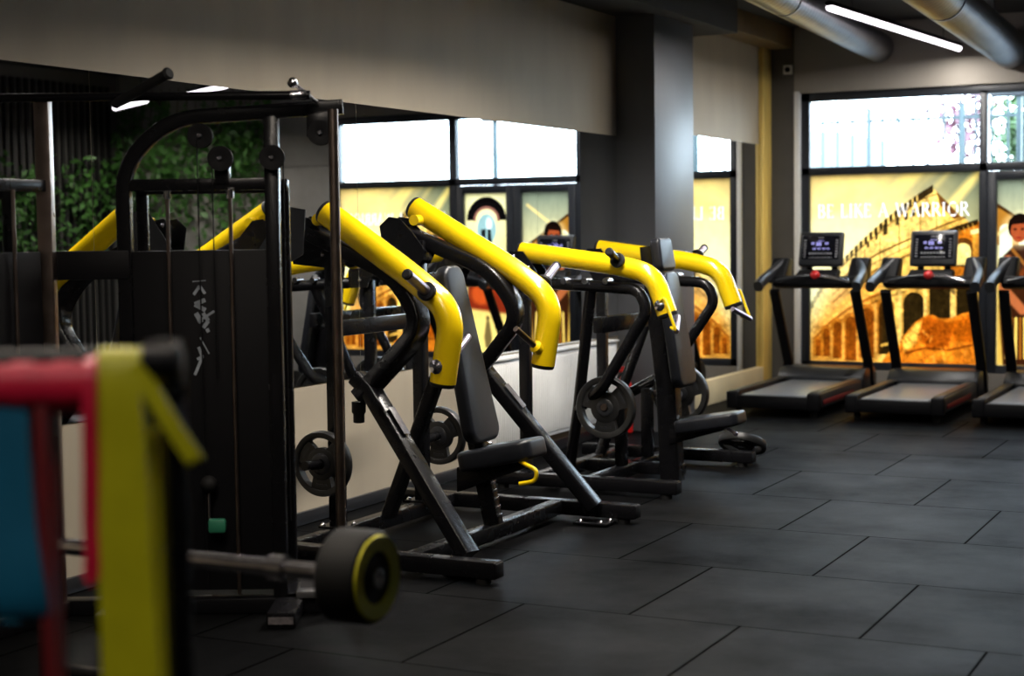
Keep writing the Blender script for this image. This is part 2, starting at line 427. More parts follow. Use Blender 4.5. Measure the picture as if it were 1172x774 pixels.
def write(cv, text, x0, x1, y0, h, col, flip=False, al=1.):
    gap = .14; tot = sum(GLY[c][0] + gap for c in text); k = (x1 - x0) / tot; x = 0
    for c in text:
        wd, st = GLY[c]
        for (a, b, c2, d, th) in st:
            px = [x0 + (x + q) * k for q in (a, c2)]
            if flip: px = [x0 + x1 - q for q in px]
            cv.line([(px[0], y0 - b * h), (px[1], y0 - d * h)], (1.3 if th else .5) * h / 11., col, al)
        x += wd + gap

def film(name, label, cv, x0, x1, z0, z1, y, group=None):
    nx, ny = cv.nx, cv.ny
    xs = np.linspace(x0, x1, nx); zs = np.linspace(z1, z0, ny)
    co = np.zeros((ny, nx, 3)); co[..., 0] = xs[None]; co[..., 1] = y; co[..., 2] = zs[:, None]
    base = V(((x0 + x1) / 2, y, z0)); co -= np.array(base)
    idx = np.arange(nx * ny).reshape(ny, nx)
    q = np.stack([idx[:-1, :-1], idx[1:, :-1], idx[1:, 1:], idx[:-1, 1:]], -1).reshape(-1, 4)
    me = bpy.data.meshes.new(name)
    me.vertices.add(nx * ny); me.vertices.foreach_set('co', co.reshape(-1).astype(np.float32))
    me.loops.add(q.size); me.loops.foreach_set('vertex_index', q.reshape(-1).astype(np.int32))
    me.polygons.add(len(q)); me.polygons.foreach_set('loop_start', (np.arange(len(q)) * 4).astype(np.int32))
    me.update(calc_edges=True)
    ca = me.color_attributes.new('print', 'FLOAT_COLOR', 'POINT')
    cc = np.ones((nx * ny, 4), np.float32); cc[:, :3] = np.clip(cv.c.reshape(-1, 3), 0, 1) ** 2.2 * np.array((1.24, 1.09, .99))
    ca.data.foreach_set('color', cc.reshape(-1))
    me.materials.append(M['film'])
    o = bpy.data.objects.new(name, me); COL.objects.link(o); o.location = base
    return tag(o, label, 'window mural', group)

def arena(flip, d=2.3):
    """picture of a ruined amphitheatre against a stormy golden sky, 194 x 211 units"""
    W, H = 194., 211.
    cv = Canvas(W, H, d)
    def sky(X, Y):
        t = np.clip(X / W, 0, 1)[..., None]; v = np.clip(Y / 120, 0, 1)[..., None]
        a = np.array((.93, .80, .50)) * (1 - v) + np.array((1., .96, .72)) * v
        bcol = np.array((.40, .43, .35)) * (1 - v) + np.array((.80, .76, .52)) * v
        k = np.clip((t - .35) / .6, 0, 1) * (1 - .4 * v)
        return a * (1 - k) + bcol * k
    cv.fill(sky)
    for x0, y0, x1, y1, wd, al in ((30, 30, 72, -6, 18, .35), (86, 34, 130, -8, 17, .75), (60, 34, 100, -6, 8, .35), (150, 50, 196, -2, 9, .85), (112, 30, 150, -8, 7, .4), (14, 20, 44, -10, 10, .3), (146, 14, 160, 0, 4, .5)):
        cv.line([(x0, y0), (x1, y1)], wd, (1., .88, .50), al, soft=7)
    cv.ell((30, 34), 30, 9, (.80, .66, .40), .35, 10, -.3); cv.ell((128, 16), 20, 7, (.52, .52, .42), .45, 8, -.5)
    gold = (.86, .68, .33); sun = (.93, .79, .46); brown = (.36, .22, .09); dk = (.16, .12, .07); org = (.72, .40, .10)
    # outer wall: parapet curve rising to the broken peak, then stepping down
    top = [(-2, 150), (12, 126), (34, 100), (56, 79), (80, 58), (104, 39), (126, 24), (140, 16), (146, 21), (158, 33), (172, 47), (186, 58), (196, 60)]
    cv.poly(top + [(196, 214), (-2, 214)], gold, 1, 1.5)
    cv.poly([(-2, 150), (12, 126), (34, 100), (56, 79), (80, 58), (104, 39), (126, 24), (140, 16), (146, 21), (152, 60), (110, 84), (70, 110), (30, 150), (-2, 200)], sun, .55, 3)
    # notched parapet
    for i in range(30):
        t = i / 29.; k = t * 7; a = int(min(k, 6)); q = k - a
        x = top[a][0] * (1 - q) + top[a + 1][0] * q; y = top[a][1] * (1 - q) + top[a + 1][1] * q
        cv.poly([(x - 1.8, y + 0), (x + 2.0, y - 2.5), (x + 2.4, y + 5.5), (x - 1.2, y + 8)], dk, .9)
    cv.line([(4, 143), (30, 111), (56, 86), (82, 65), (106, 46), (130, 29), (146, 24)], 1.2, brown, .8)
    cv.poly([(146, 21), (158, 33), (174, 50), (166, 52), (150, 36)], brown, .9)
    # string courses
    for off, wd, al in ((0, 2.2, .8), (8, 1.2, .6), (17, 3., .55)):
        cv.line([(26, 128 + off), (48, 108 + off), (76, 91 + off), (104, 78 + off), (134, 66 + off), (160, 56 + off), (178, 50 + off)], wd, brown, al)
    for off, wd, al in ((0, 3.4, .75), (7, 1.6, .7)):
        cv.line([(4, 186 + off * .6), (22, 168 + off), (44, 152 + off), (72, 138 + off), (104, 126 + off), (136, 119 + off), (160, 116 + off)], wd, brown, al)
    cv.line([(4, 182), (22, 164), (44, 148), (72, 134), (104, 122), (136, 115), (160, 112)], 3., (.97, .80, .42), .8)
    # small square windows and pilasters of the attic
    for x, y, w_, h_ in ((102, 53, 4, 8), (112, 48, 4, 7), (120, 44, 4, 7), (88, 62, 5, 11), (128, 41, 4, 8), (78, 70, 3, 6), (68, 79, 3, 5), (138, 38, 3, 6), (54, 90, 3, 6)):
        cv.poly([(x - w_ / 2, y - h_ / 2), (x + w_ / 2, y - h_ / 2 - 1), (x + w_ / 2, y + h_ / 2), (x - w_ / 2, y + h_ / 2 + 1)], dk, .85)
    for x, y0, y1 in ((64, 84, 112), (82, 70, 100), (104, 55, 88), (128, 40, 78), (146, 30, 70), (46, 102, 122)):
        cv.line([(x, y0), (x, y1)], 1.1, brown, .7)
    # shadowed inner arcade at the right
    cv.poly([(150, 66), (176, 58), (196, 54), (196, 126), (166, 118), (150, 100)], org, .9, 2)
    cv.poly([(140, 70), (166, 60), (192, 52), (192, 58), (168, 66), (144, 76)], dk, .9)
    for i in range(9): cv.line([(146 + i * 5, 72 - i * 1.9), (148 + i * 5, 77 - i * 1.9)], 1., gold, .8)
    cv.arch(176, 104, 24, 32, brown); cv.arch(176, 102, 17, 24, (.95, .82, .48))
    cv.poly([(186, 66), (193, 64), (193, 120), (187, 118)], (.80, .56, .22), .9); cv.poly([(184, 64), (194, 62), (194, 67), (184, 69)], (.95, .82, .55), .9)
    # arcade below the main cornice
    xs = [(8, 206, 6, 20), (18, 206, 7, 32), (31, 208, 9, 42), (47, 210, 12, 50), (66, 206, 15, 56), (88, 202, 17, 60), (120, 186, 24, 54), (150, 168, 25, 50), (179, 160, 22, 44)]
    for x, y, w_, h_ in xs:
        cv.arch(x, y, w_ + 5, h_ + 4, (.60, .40, .15) if x < 110 else (.74, .55, .24), .9)
        cv.arch(x + 1, y, w_, h_, (.30, .16, .06) if x < 75 else (.14, .11, .06), .92)
    for x, y0, y1, wd in ((134, 124, 190, 4), (105, 132, 196, 4), (165, 122, 170, 6), (77, 146, 200, 3), (56, 158, 206, 3), (39, 168, 208, 2.5), (25, 176, 208, 2)):
        cv.line([(x, y0), (x, y1)], wd, (.90, .72, .38), .9)
    cv.line([(84, 192), (112, 186), (136, 180)], 3, (.85, .66, .30), .9)
    for i in range(14): cv.ell((143 + (i * 7) % 26, 124 + (i * 5) % 9), 2.2, 3.0, dk, .5)
    cv.poly([(0, 168), (30, 130), (70, 112), (84, 130), (78, 214), (0, 214)], (.74, .38, .08), .42, 14)
    cv.poly([(-2, 60), (20, 100), (10, 160), (-2, 176)], (1., .97, .72), .5, 16)
    # tumbled rocks in front
    cv.poly([(84, 211), (92, 200), (102, 196), (110, 180), (122, 166), (134, 158), (142, 157), (150, 161), (164, 160), (176, 155), (196, 150), (196, 214), (80, 214)], (.80, .46, .13), 1, 2)
    cv.poly([(128, 164), (138, 158), (152, 163), (168, 168), (160, 192), (138, 196), (126, 182)], (.62, .30, .07), .9, 4)
    cv.poly([(108, 186), (122, 168), (130, 164), (124, 188), (110, 200)], (.98, .74, .32), .9, 3)
    cv.poly([(160, 166), (196, 152), (196, 188), (166, 186)], (.68, .34, .07), .9, 4)
    cv.line([(112, 200), (134, 194), (160, 196), (194, 188)], 2.5, (.36, .17, .05), .7, 2)
    for i in range(26):
        x = 92 + rng.random() * 100; y = 172 + rng.random() * 36
        cv.line([(x, y), (x + 8 * (rng.random() - .3), y + 6)], 1.6, (.45, .22, .05) if i % 2 else (.95, .66, .28), .55, 2)
    ny_, nx_ = cv.c.shape[:2]; tex = np.zeros((ny_, nx_))
    for cell, amp in ((4, .10), (9, .10), (22, .10)):
        g = rng.normal(size=(ny_ // cell + 3, nx_ // cell + 3)); yy = np.arange(ny_) / cell; xx = np.arange(nx_) / cell
        y0 = yy.astype(int); x0 = xx.astype(int); fy = (yy - y0)[:, None]; fx = (xx - x0)[None]
        tex += amp * ((g[y0][:, x0] * (1 - fx) + g[y0][:, x0 + 1] * fx) * (1 - fy) + (g[y0 + 1][:, x0] * (1 - fx) + g[y0 + 1][:, x0 + 1] * fx) * fy)
    edge = np.interp(cv.X[0], [q[0] for q in top], [q[1] for q in top])[None]
    mask = np.clip((cv.Y - edge) / 4, 0, 1)
    cv.c = np.clip(cv.c, 0, 1) ** 1.12 * (1 + (tex * mask)[..., None])
    fade = np.clip(1 - cv.X / 70, 0, 1) * np.clip((cv.Y - 20) / 60, 0, 1) * np.clip((165 - cv.Y) / 40, 0, 1)
    cv.blend(fade * .55, (1., .95, .70))
    if flip: cv.c = cv.c[:, ::-1].copy()
    return cv
cv = arena(False)
write(cv, 'BE LIKE A WARRIOR', 9, 184, 47.5, 14, (1., 1., .97))
film('window_mural', 'golden amphitheatre mural lettered BE LIKE A WARRIOR behind the treadmills', cv, -4.575, -2.915, .27, 2.13, GY)
cv = arena(True)
write(cv, 'BE LIKE A WARRIOR', 10, 184, 47.5, 14, (1., 1., .97))
film('window_mural', 'reversed golden amphitheatre mural glimpsed in the mirror above the yellow press arms', cv, -1.28, .19, .27, 2.13, GY)

# woman in armour on the first door leaf
cv = Canvas(58, 177, 3.); cv.fill(lambda X, Y: np.array((.46, .50, .42)) * (1 - np.clip(Y / 80, 0, 1)[..., None]) + np.array((.98, .90, .62)) * np.clip(Y / 80, 0, 1)[..., None])
cv.poly([(0, 24), (16, 34), (58, 60), (58, 74), (30, 66), (0, 62)], (.66, .44, .16)); cv.line([(0, 24), (18, 36), (58, 62)], 3, (.28, .18, .08))
cv.arch(8, 76, 12, 34, (.92, .95, .80)); cv.arch(28, 86, 16, 36, (.92, .95, .80)); cv.line([(18, 44), (18, 84)], 4, (.62, .40, .14))
cv.line([(0, 52), (52, 14)], 3, (.98, .84, .5), .9, 2)
cv.poly([(0, 84), (58, 84), (58, 177), (0, 177)], (.86, .66, .24), .9, 4)
cv.poly([(6, 72), (16, 62), (30, 62), (44, 76), (50, 120), (46, 177), (6, 177), (2, 120)], (.17, .08, .05), .95, 2)
cv.ell((20, 48), 15, 16, (.90, .82, .60), .6, 9)
cv.ell((21, 45), 11, 13, (.09, .06, .05)); cv.ell((20, 49), 7.5, 10.5, (.58, .27, .15)); cv.poly([(11, 38), (30, 36), (30, 41), (11, 43)], (.10, .06, .05))
cv.ell((16.5, 47), 1.6, 1., (.1, .05, .04)); cv.ell((23.5, 47), 1.6, 1., (.1, .05, .04)); cv.ell((20, 55), 2.6, .9, (.50, .14, .10)); cv.line([(20, 47), (19.4, 51.5)], 1, (.60, .28, .14))
cv.line([(10, 76), (6, 104), (24, 124)], 9, (.66, .36, .20), .95, 2); cv.ell((32, 92), 12, 10, (.42, .20, .09), .9, 3); cv.line([(14, 66), (40, 98)], 3, (.55, .34, .14), .9)
for i in range(9): cv.line([(10 + i * 4, 132), (9 + i * 4.4, 170)], 2.6, (.55, .32, .10) if i % 2 else (.95, .78, .36), .9)
film('window_mural', 'mural of a dark-haired woman in brown armour on the first door leaf', cv, -2.75, -2.175, .27, 2.04, GY)
# crested helmet on the second leaf
cv = Canvas(54, 177, 3.); cv.fill(lambda X, Y: np.array((.90, .82, .52)) * np.ones(X.shape)[..., None] + np.array((.08, .12, .16)) * np.clip(1 - Y / 90, 0, 1)[..., None])
P = [(27 + 25 * math.cos(math.radians(t)), 30 - 26 * math.sin(math.radians(t))) for t in range(0, 181, 12)]
cv.poly(P + [(27 - 14 * math.cos(math.radians(t)), 30 - 13 * math.sin(math.radians(t))) for t in range(0, 181, 15)], (.07, .06, .06))
cv.line([(27 + 15 * math.cos(math.radians(t)), 30 - 14 * math.sin(math.radians(t))) for t in range(0, 181, 15)], 3, (.55, .36, .30))
cv.ell((27, 40), 12, 17, (.55, .68, .66)); cv.ell((24, 34), 4, 7, (.90, .95, .92), .9, 2); cv.poly([(22, 40), (26, 40), (26, 60), (20, 58)], (.12, .14, .14)); cv.poly([(28, 40), (34, 40), (34, 58), (29, 60)], (.12, .14, .14))
cv.poly([(4, 84), (20, 64), (36, 64), (50, 84), (54, 140), (0, 140)], (.45, .12, .06), .95, 3); cv.ell((34, 112), 14, 12, (.75, .30, .12), .9, 5)
cv.poly([(0, 134), (54, 128), (54, 177), (0, 177)], (.93, .80, .42), .95, 4)
cv.poly([(25, 142), (29, 142), (32, 160), (30, 172), (24, 172), (22, 160)], (.30, .24, .14), .8, 2); cv.ell((27, 139), 2.4, 3, (.30, .24, .14), .8)
film('window_mural', 'mural of a dark crested helmet and red cloak on the second door leaf', cv, -1.995, -1.46, .27, 2.04, GY)

# ------------------------------------------------------------------ mirrors
mirs = [(NY + .2, 3.4), (3.4, 5.64), (5.64, 7.885), (7.885, 10.276), (10.276, 11.73)]
txt = ['wall mirror panel nearest the rack of exercise bands', 'wall mirror panel behind the tall cable machine', 'wall mirror panel behind the near yellow press machine',
       'wall mirror panel above the white radiator', 'narrow wall mirror panel next to the dark grey pillar']
for (a, b), t in zip(mirs, txt):
    if a < 3: continue
    mb = MB().span((LX, a + .0015, .765), (LX + .006, b - .0015, 2.352), 0)
    tag(mb.build('wall_mirror', M['mirror']), t, 'mirror', 'mirror panels along the left wall')
mb = MB().span((LX, 12.6, .225), (LX + .006, 15.33, 2.442), 0)
tag(mb.build('wall_mirror', M['mirror']), 'tall mirror on the wall between the dark pillar and the gold corner post', 'mirror', 'mirror panels along the left wall')

# ------------------------------------------------------------------ radiator
rad = thing('radiator', 'long white panel radiator on the wall under the mirror', 'radiator', (-4.93, 10.35, .13))
mb = MB(); mb.span((-4.93, 9.33, .14), (-4.885, 11.45, .735), .012)
n = 62
for k in range(n):
    y = 9.38 + k * (2.02 / n)
    mb.span((-4.889, y, .17), (-4.874, y + .022, .705), .006, 1)
mb.build('front_panel', M['white'], rad)
MB().span((-4.99, 9.33, .16), (-4.945, 11.45, .72), .01).build('rear_panel', M['white'], rad)
g = MB(); g.span((-4.99, 9.32, .738), (-4.87, 11.46, .752), .004)
for k in range(40): g.span((-4.975, 9.36 + k * .0518, .75), (-4.885, 9.38 + k * .0518, .757), .002, 1)
g.build('top_grille', M['white'], rad)
MB().disc((-4.9, 9.30, .2), (0, -1, 0), [(-.04, .012), (0, .012), (0, .022), (.05, .022), (.06, .015)], 16).build('valve', M['chrome'], rad)

# ------------------------------------------------------------------ ceiling: ducts, lamps
def duct(name, label, a, b, r):
    a, b = V(a), V(b); d = (b - a); n = int(d.length / .035)
    pts = [a + d * (i / n) for i in range(n + 1)]
    t = tag(MB().tube(pts, r, 28, up=(0, 0, 1), sc=[1.018 if i % 3 == 0 else 1. for i in range(n + 1)]).build(name, M['zinc']), label, 'air duct')
    return t
d1 = thing('spiral_air_duct', 'spiral metal air duct close to the pillar side of the ceiling', 'air duct', (-3.86, 15.0, 3.36))
def spiral(parent, a, b, r):
    a, b = V(a), V(b); d = (b - a); n = int(d.length / .03)
    pts = [a + d * (i / n) for i in range(n + 1)]
    MB().tube(pts, r, 28, up=(0, 0, 1), sc=[1.05 if i % 3 == 0 else 1. for i in range(n + 1)]).build('duct_body', M['zinc'], parent)
    for k in (.1, .35, .6, .85):
        c = a + d * k; dn = d.normalized()
        MB().disc(c, dn, [(-.02, r * 1.01), (-.02, r * 1.05), (.02, r * 1.05), (.02, r * 1.01)], 28).build('joint_collar', M['zinc'], parent)
        MB().tube([c + V((0, 0, r)), V((c.x, c.y, CZ))], .006, 8).build('hanger_rod', M['dark'], parent)
spiral(d1, (-3.86, 15.58, 3.35), (-3.30, 5.0, 3.35), .135)
d2 = thing('spiral_air_duct', 'spiral metal air duct on the window side of the lit tube lamp', 'air duct', (-2.6, 15.0, 3.36))
spiral(d2, (-2.62, 15.58, 3.25), (-2.22, 5.0, 3.29), .165)

def tube_lamp(label, a, b, power=30., col=(1., .90, .80), spread=164):
    a, b = V(a), V(b); m = (a + b) / 2
    t = thing('tube_light', label, 'ceiling light', m, 0, 'slim tube lights under the black ceiling')
    d = (b - a).normalized()
    mb = MB(); mb.beam(a + V((0, 0, .03)), b + V((0, 0, .03)), .055, .035); mb.build('housing', M['blackmatte'], t)
    MB().tube([a + d * .02, b - d * .02], .028, 16).build('diffuser', M['tubelight'], t)
    for k in (.15, .85):
        p = a + (b - a) * k
        MB().tube([p + V((0, 0, .04)), V((p.x, p.y, CZ))], .004, 8).build('hanger_wire', M['dark'], t)
    la = bpy.data.lights.new('tube_light_beam', 'AREA'); la.shape = 'RECTANGLE'; la.size = (b - a).length; la.size_y = .06
    la.energy = power; la.color = col; la.spread = math.radians(spread)
    lo = bpy.data.objects.new('tube_light_beam', la); COL.objects.link(lo)
    lo.location = m - V((0, 0, .034)); lo.rotation_euler = (0, 0, math.atan2(d.y, d.x))
tube_lamp('long lit tube lamp hanging between the two metal air ducts', (-3.35, 11.97, 3.27), (-3.05, 15.38, 3.27), 80, (1., .96, .90), 176)
tube_lamp('lit tube lamp seen only in the mirror, further from the cable machine top', (2.52, 14.54, 3.1), (1.53, 13.92, 3.1), 30)
tube_lamp('lit tube lamp seen only in the mirror, just over the cable machine top', (.69, 13.58, 3.1), (-.25, 13.0, 3.1), 30)
tube_lamp('tube lamp high over the near yellow press machine, above the picture', (-3.0, 6.0, 3.13), (-3.4, 9.5, 3.13), 200, (1., .93, .85), spread=153)
tube_lamp('unseen tube lamp added high over the cable machine', (-2.7, 1.6, 3.13), (-2.95, 4.6, 3.13), 75, (1., .88, .74), 150)  # added out of view to brighten the plaster above the mirror
tube_lamp('unseen cool tube lamp added over the open floor in front of the treadmills', (-1.6, 10.4, 3.10), (-.5, 12.6, 3.10), 26, (.70, .85, 1.), 168)  # added out of view for a cool sheen on floor and machine frames
tube_lamp('unseen tube lamp added to light the exercise bands', (-1.5, .1, 3.10), (-.7, 1.1, 3.10), 15, (1., .93, .85), spread=105)  # unseen extra lamp, placed to light the bands from the front

# small white sensor on the far wall
s = thing('wall_speaker', 'small square white speaker high on the wall left of the window', 'speaker', (-4.78, FY, 3.2))
MB().span((-4.825, FY - .03, 3.145), (-4.735, FY, 3.235), .006).build('body', M['white'], s)
MB().disc((-4.78, FY - .03, 3.19), (0, -1, 0), [(0, .028), (.006, .028), (.008, .02), (.004, 0.0001)], 20).build('speaker_cone', M['blackmatte'], s)

# ------------------------------------------------------------------ treadmills
def make_treadmill():
    t = empty('treadmill')
    def B(mb, n, m, p=None): return mb.build(n, M[m], p or t, local=True)
    d = MB()                                               # running deck frame
    d.span((-.40, .02, .075), (-.33, 1.55, .205), .012); d.span((.33, .02, .075), (.40, 1.55, .205), .012)
    d.span((-.33, .05, .085), (.33, 1.5, .165), .004)
    B(d, 'deck', 'dark')
    e = MB()
    e.span((-.41, 0, .06), (-.30, .10, .212), .02, 3); e.span((.30, 0, .06), (.41, .10, .212), .02, 3); e.span((-.31, .0, .07), (.31, .045, .178), .012)
    B(e, 'rear_cap', 'blackmatte')
    MB().span((-.28, .03, .16), (.28, 1.5, .186), .01).build('running_belt', M['belt'], t, local=True)
    for s_ in (-1, 1):
        o = B(MB().span((s_ * .345 - .04, .09, .203), (s_ * .345 + .04, 1.5, .216), .006), 'foot_rail', 'dark')
        o = B(MB().span((s_ * .401, .16, .105), (s_ * .406, 1.15, .145), .002), 'side_stripe', 'maroon'); o['label'] = 'dark red stripe along the deck side'
    h = MB(); h.prism([(1.45, .06), (1.45, .225), (1.56, .30), (1.88, .30), (1.97, .22), (1.97, .06)], 'x', -.41, .41, .018)
    B(h, 'motor_cover', 'dark')
    for s_ in (-1, 1):
        B(MB().sweep([(s_ * .385, 1.80, .06), (s_ * .385, 1.72, .35), (s_ * .38, 1.28, 1.03)], rrect(.05, .09, .012), (1, 0, 0)), 'upright', 'blackmatte')
        hd = MB(); hd.sweep(rounded([(s_ * .455, 1.03, 1.075), (s_ * .452, 1.14, 1.12), (s_ * .44, 1.34, 1.17), (s_ * .36, 1.50, 1.28)], .1, 6), rrect(.085, .10, .035, 4), (0, 0, 1), sc=None)
        B(hd, 'handrail', 'dark')
        sh = MB(); sh.prism([(1.26, 1.10), (1.52, 1.10), (1.60, 1.32), (1.48, 1.33)], 'x', s_ * .375 - .085, s_ * .375 + .085, .02); B(sh, 'side_shroud', 'blackmatte')
        MB().tube([(s_ * .05, 1.30, 1.165), (s_ * .16, 1.22, 1.16), (s_ * .34, 1.22, 1.12)], .016, 12).build('pulse_grip', M['chrome'] if s_ > 0 else M['dark'], t, local=True)
        for y in (.12, 1.75): B(MB().disc((s_ * .33, y, 0), (0, 0, 1), [(0, .03), (.05, .03), (.06, .02), (.08, .012)], 16), 'rubber_foot', 'rubber')
    c = MB(); c.box((0, 1.36, 1.105), (.82, .14, .10), .025, Matrix.Rotation(math.radians(-14), 3, 'X'), 3); c.box((0, 1.40, 1.17), (.40, .16, .06), .02, Matrix.Rotation(math.radians(20), 3, 'X'), 3)
    B(c, 'crossbar', 'blackmatte')
    sk = B(MB().disc((0, 1.31, 1.17), (0, -.8, .6), [(0, .042), (.02, .042), (.036, .03), (.04, .012)], 20), 'stop_button', 'red'); sk['label'] = 'red emergency stop button'
    R = Matrix.Rotation(math.radians(-14), 3, 'X')
    cn = B(MB().box((0, 1.52, 1.405), (.42, .055, .33), .026, R, 4), 'console', 'dark')
    def on(x, z, k=.027): return V((0, 1.52, 1.405)) + R @ V((x, -k, z))
    sc_ = B(MB().box(on(0, .012), (.35, .006, .225), .002, R), 'screen', 'screen', cn)
    tx = MB()
    for x, z, w_, h_ in ((-.02, .045, .05, .035), (-.075, .05, .03, .022), (.055, .05, .035, .018), (-.06, .0, .03, .014), (-.015, .0, .03, .014), (.03, .0, .03, .014), (.07, .0, .025, .014), (0, .075, .06, .006)):
        for j in range(3): tx.box(on(x + (j - 1) * w_ / 3, z, .031), (w_ / 5, .002, h_), 0, R)
    B(tx, 'screen_digits', 'screentext', cn)
    pr = MB()
    for sx_ in (-1, 1):
        for j in range(7): pr.box(on(sx_ * .15, .08 - j * .026, .031), (.02, .002, .008), 0, R)
    for j in range(8): pr.box(on(-.1 + j * .028, -.045, .031), (.018, .002, .012), 0, R)
    pr.box(on(0, -.085, .031), (.22, .002, .004), 0, R); pr.box(on(0, .105, .031), (.05, .002, .006), 0, R)
    B(pr, 'button_print', 'screenprint', cn)
    B(MB().tube([(-.12, 1.53, 1.16), (-.12, 1.54, 1.30)], .03, 12).tube([(.12, 1.53, 1.16), (.12, 1.54, 1.30)], .03, 12), 'console_neck', 'blackmatte')
    return t
tm = make_treadmill()
TML = ['black treadmill next to the gold corner post and tall mirror', 'black treadmill in front of the amphitheatre mural, in the middle of the row', 'black treadmill in front of the glazed door, cut by the photo edge']
for k, x in enumerate((-4.14, -3.105, -2.07)):
    o = tm if k == 0 else copy_tree(tm)
    o.location = (x, 13.04, 0)
    tag(o, TML[k], 'treadmill', 'treadmills facing the windows')

# ------------------------------------------------------------------ press machine with steep yellow arms
def plate_mesh(mb_main, mb_hub, R, th):
    """grip weight plate about the y axis: rim, three spokes, hub"""
    mb_main.disc((0, 0, 0), (0, 1, 0), [(-th / 2, R * .80), (-th / 2 - .004, R * .84), (-th / 2 - .004, R * .97), (-th / 2 + .004, R), (th / 2 - .004, R), (th / 2 + .004, R * .97), (th / 2 + .004, R * .84), (th / 2, R * .80), (-th / 2, R * .80)], 56)
    mb_main.disc((0, 0, 0), (0, 1, 0), [(-th * .42, .028), (-th * .42, R * .46), (-th * .36, R * .5), (th * .36, R * .5), (th * .42, R * .46), (th * .42, .028), (-th * .42, .028)], 48)
    for k in range(3):
        a0 = math.radians(90 + 120 * k + 60); hw0, hw1 = math.radians(40), math.radians(27)
        P = []
        n = 8
        for i in range(n + 1):
            a = a0 - hw1 + 2 * hw1 * i / n; P.append((R * .83 * math.cos(a), R * .83 * math.sin(a)))
        for i in range(n + 1):
            a = a0 + hw0 - 2 * hw0 * i / n; P.append((R * .44 * math.cos(a), R * .44 * math.sin(a)))
        mb_main.prism(P, 'y', -th * .36, th * .36)
    mb_hub.disc((0, 0, 0), (0, 1, 0), [(-th * .62, .026), (-th * .62, .045), (-th * .5, .055), (th * .5, .055), (th * .62, .045), (th * .62, .026), (-th * .62, .026)], 28)

def make_plate(R, th):
    t = empty('weight_plate')
    a, h = MB(), MB(); plate_mesh(a, h, R, th)
    a.build('disc', M['plate'], t, local=True); h.build('hub_ring', M['dark'], t, local=True)
    for k in range(3):
        rp = MB(); a0 = math.radians(90 + 120 * k + 60)
        rp.prism([(R * q * math.cos(a0 + w_), R * q * math.sin(a0 + w_)) for q, w_ in ((.62, -.3), (.62, -.1), (.62, .1), (.62, .3), (.70, .3), (.70, .1), (.70, -.1), (.70, -.3))], 'y', -th * .40, -th * .36)
        rp.build('raised_badge', M['dark'], t, local=True)
    return t
PL = make_plate(.165, .045); PB = make_plate(.195, .05)
def place_plate(src, loc, label, first=False, rot=(0, 0, 0)):
    o = src if first else copy_tree(src)
    o.location = loc; o.rotation_euler = rot
    return tag(o, label, 'weight plate', 'black grip weight plates')

def end_cap(mb, p, d, r): mb.disc(p, d, [(0, r * .98), (.012, r * .98), (.02, r * .9), (.022, r * .6)], 28)

def bolts(mb, pts, axis, r=.014):
    for p in pts: mb.disc(p, axis, [(0, r), (.006, r), (.012, r * .6), (.016, r * .3)], 10)

def rail(parent, x0, x1, y, w=.08, feet=True):
    o = MB().span((x0, y - w / 2, .028), (x1, y + w / 2, .108), .008).build('base_rail', M['black'], parent)
    for x in (x0 + .08, x1 - .08):
        MB().disc((x, y, 0), (0, 0, 1), [(0, .036), (.024, .036), (.028, .03)], 18).build('rubber_foot', M['rubber'], o)
    MB().span((x1 - .002, y - w / 2 + .004, .034), (x1 + .006, y + w / 2 - .004, .102), .003).build('end_cap', M['blackmatte'], o)
    return o

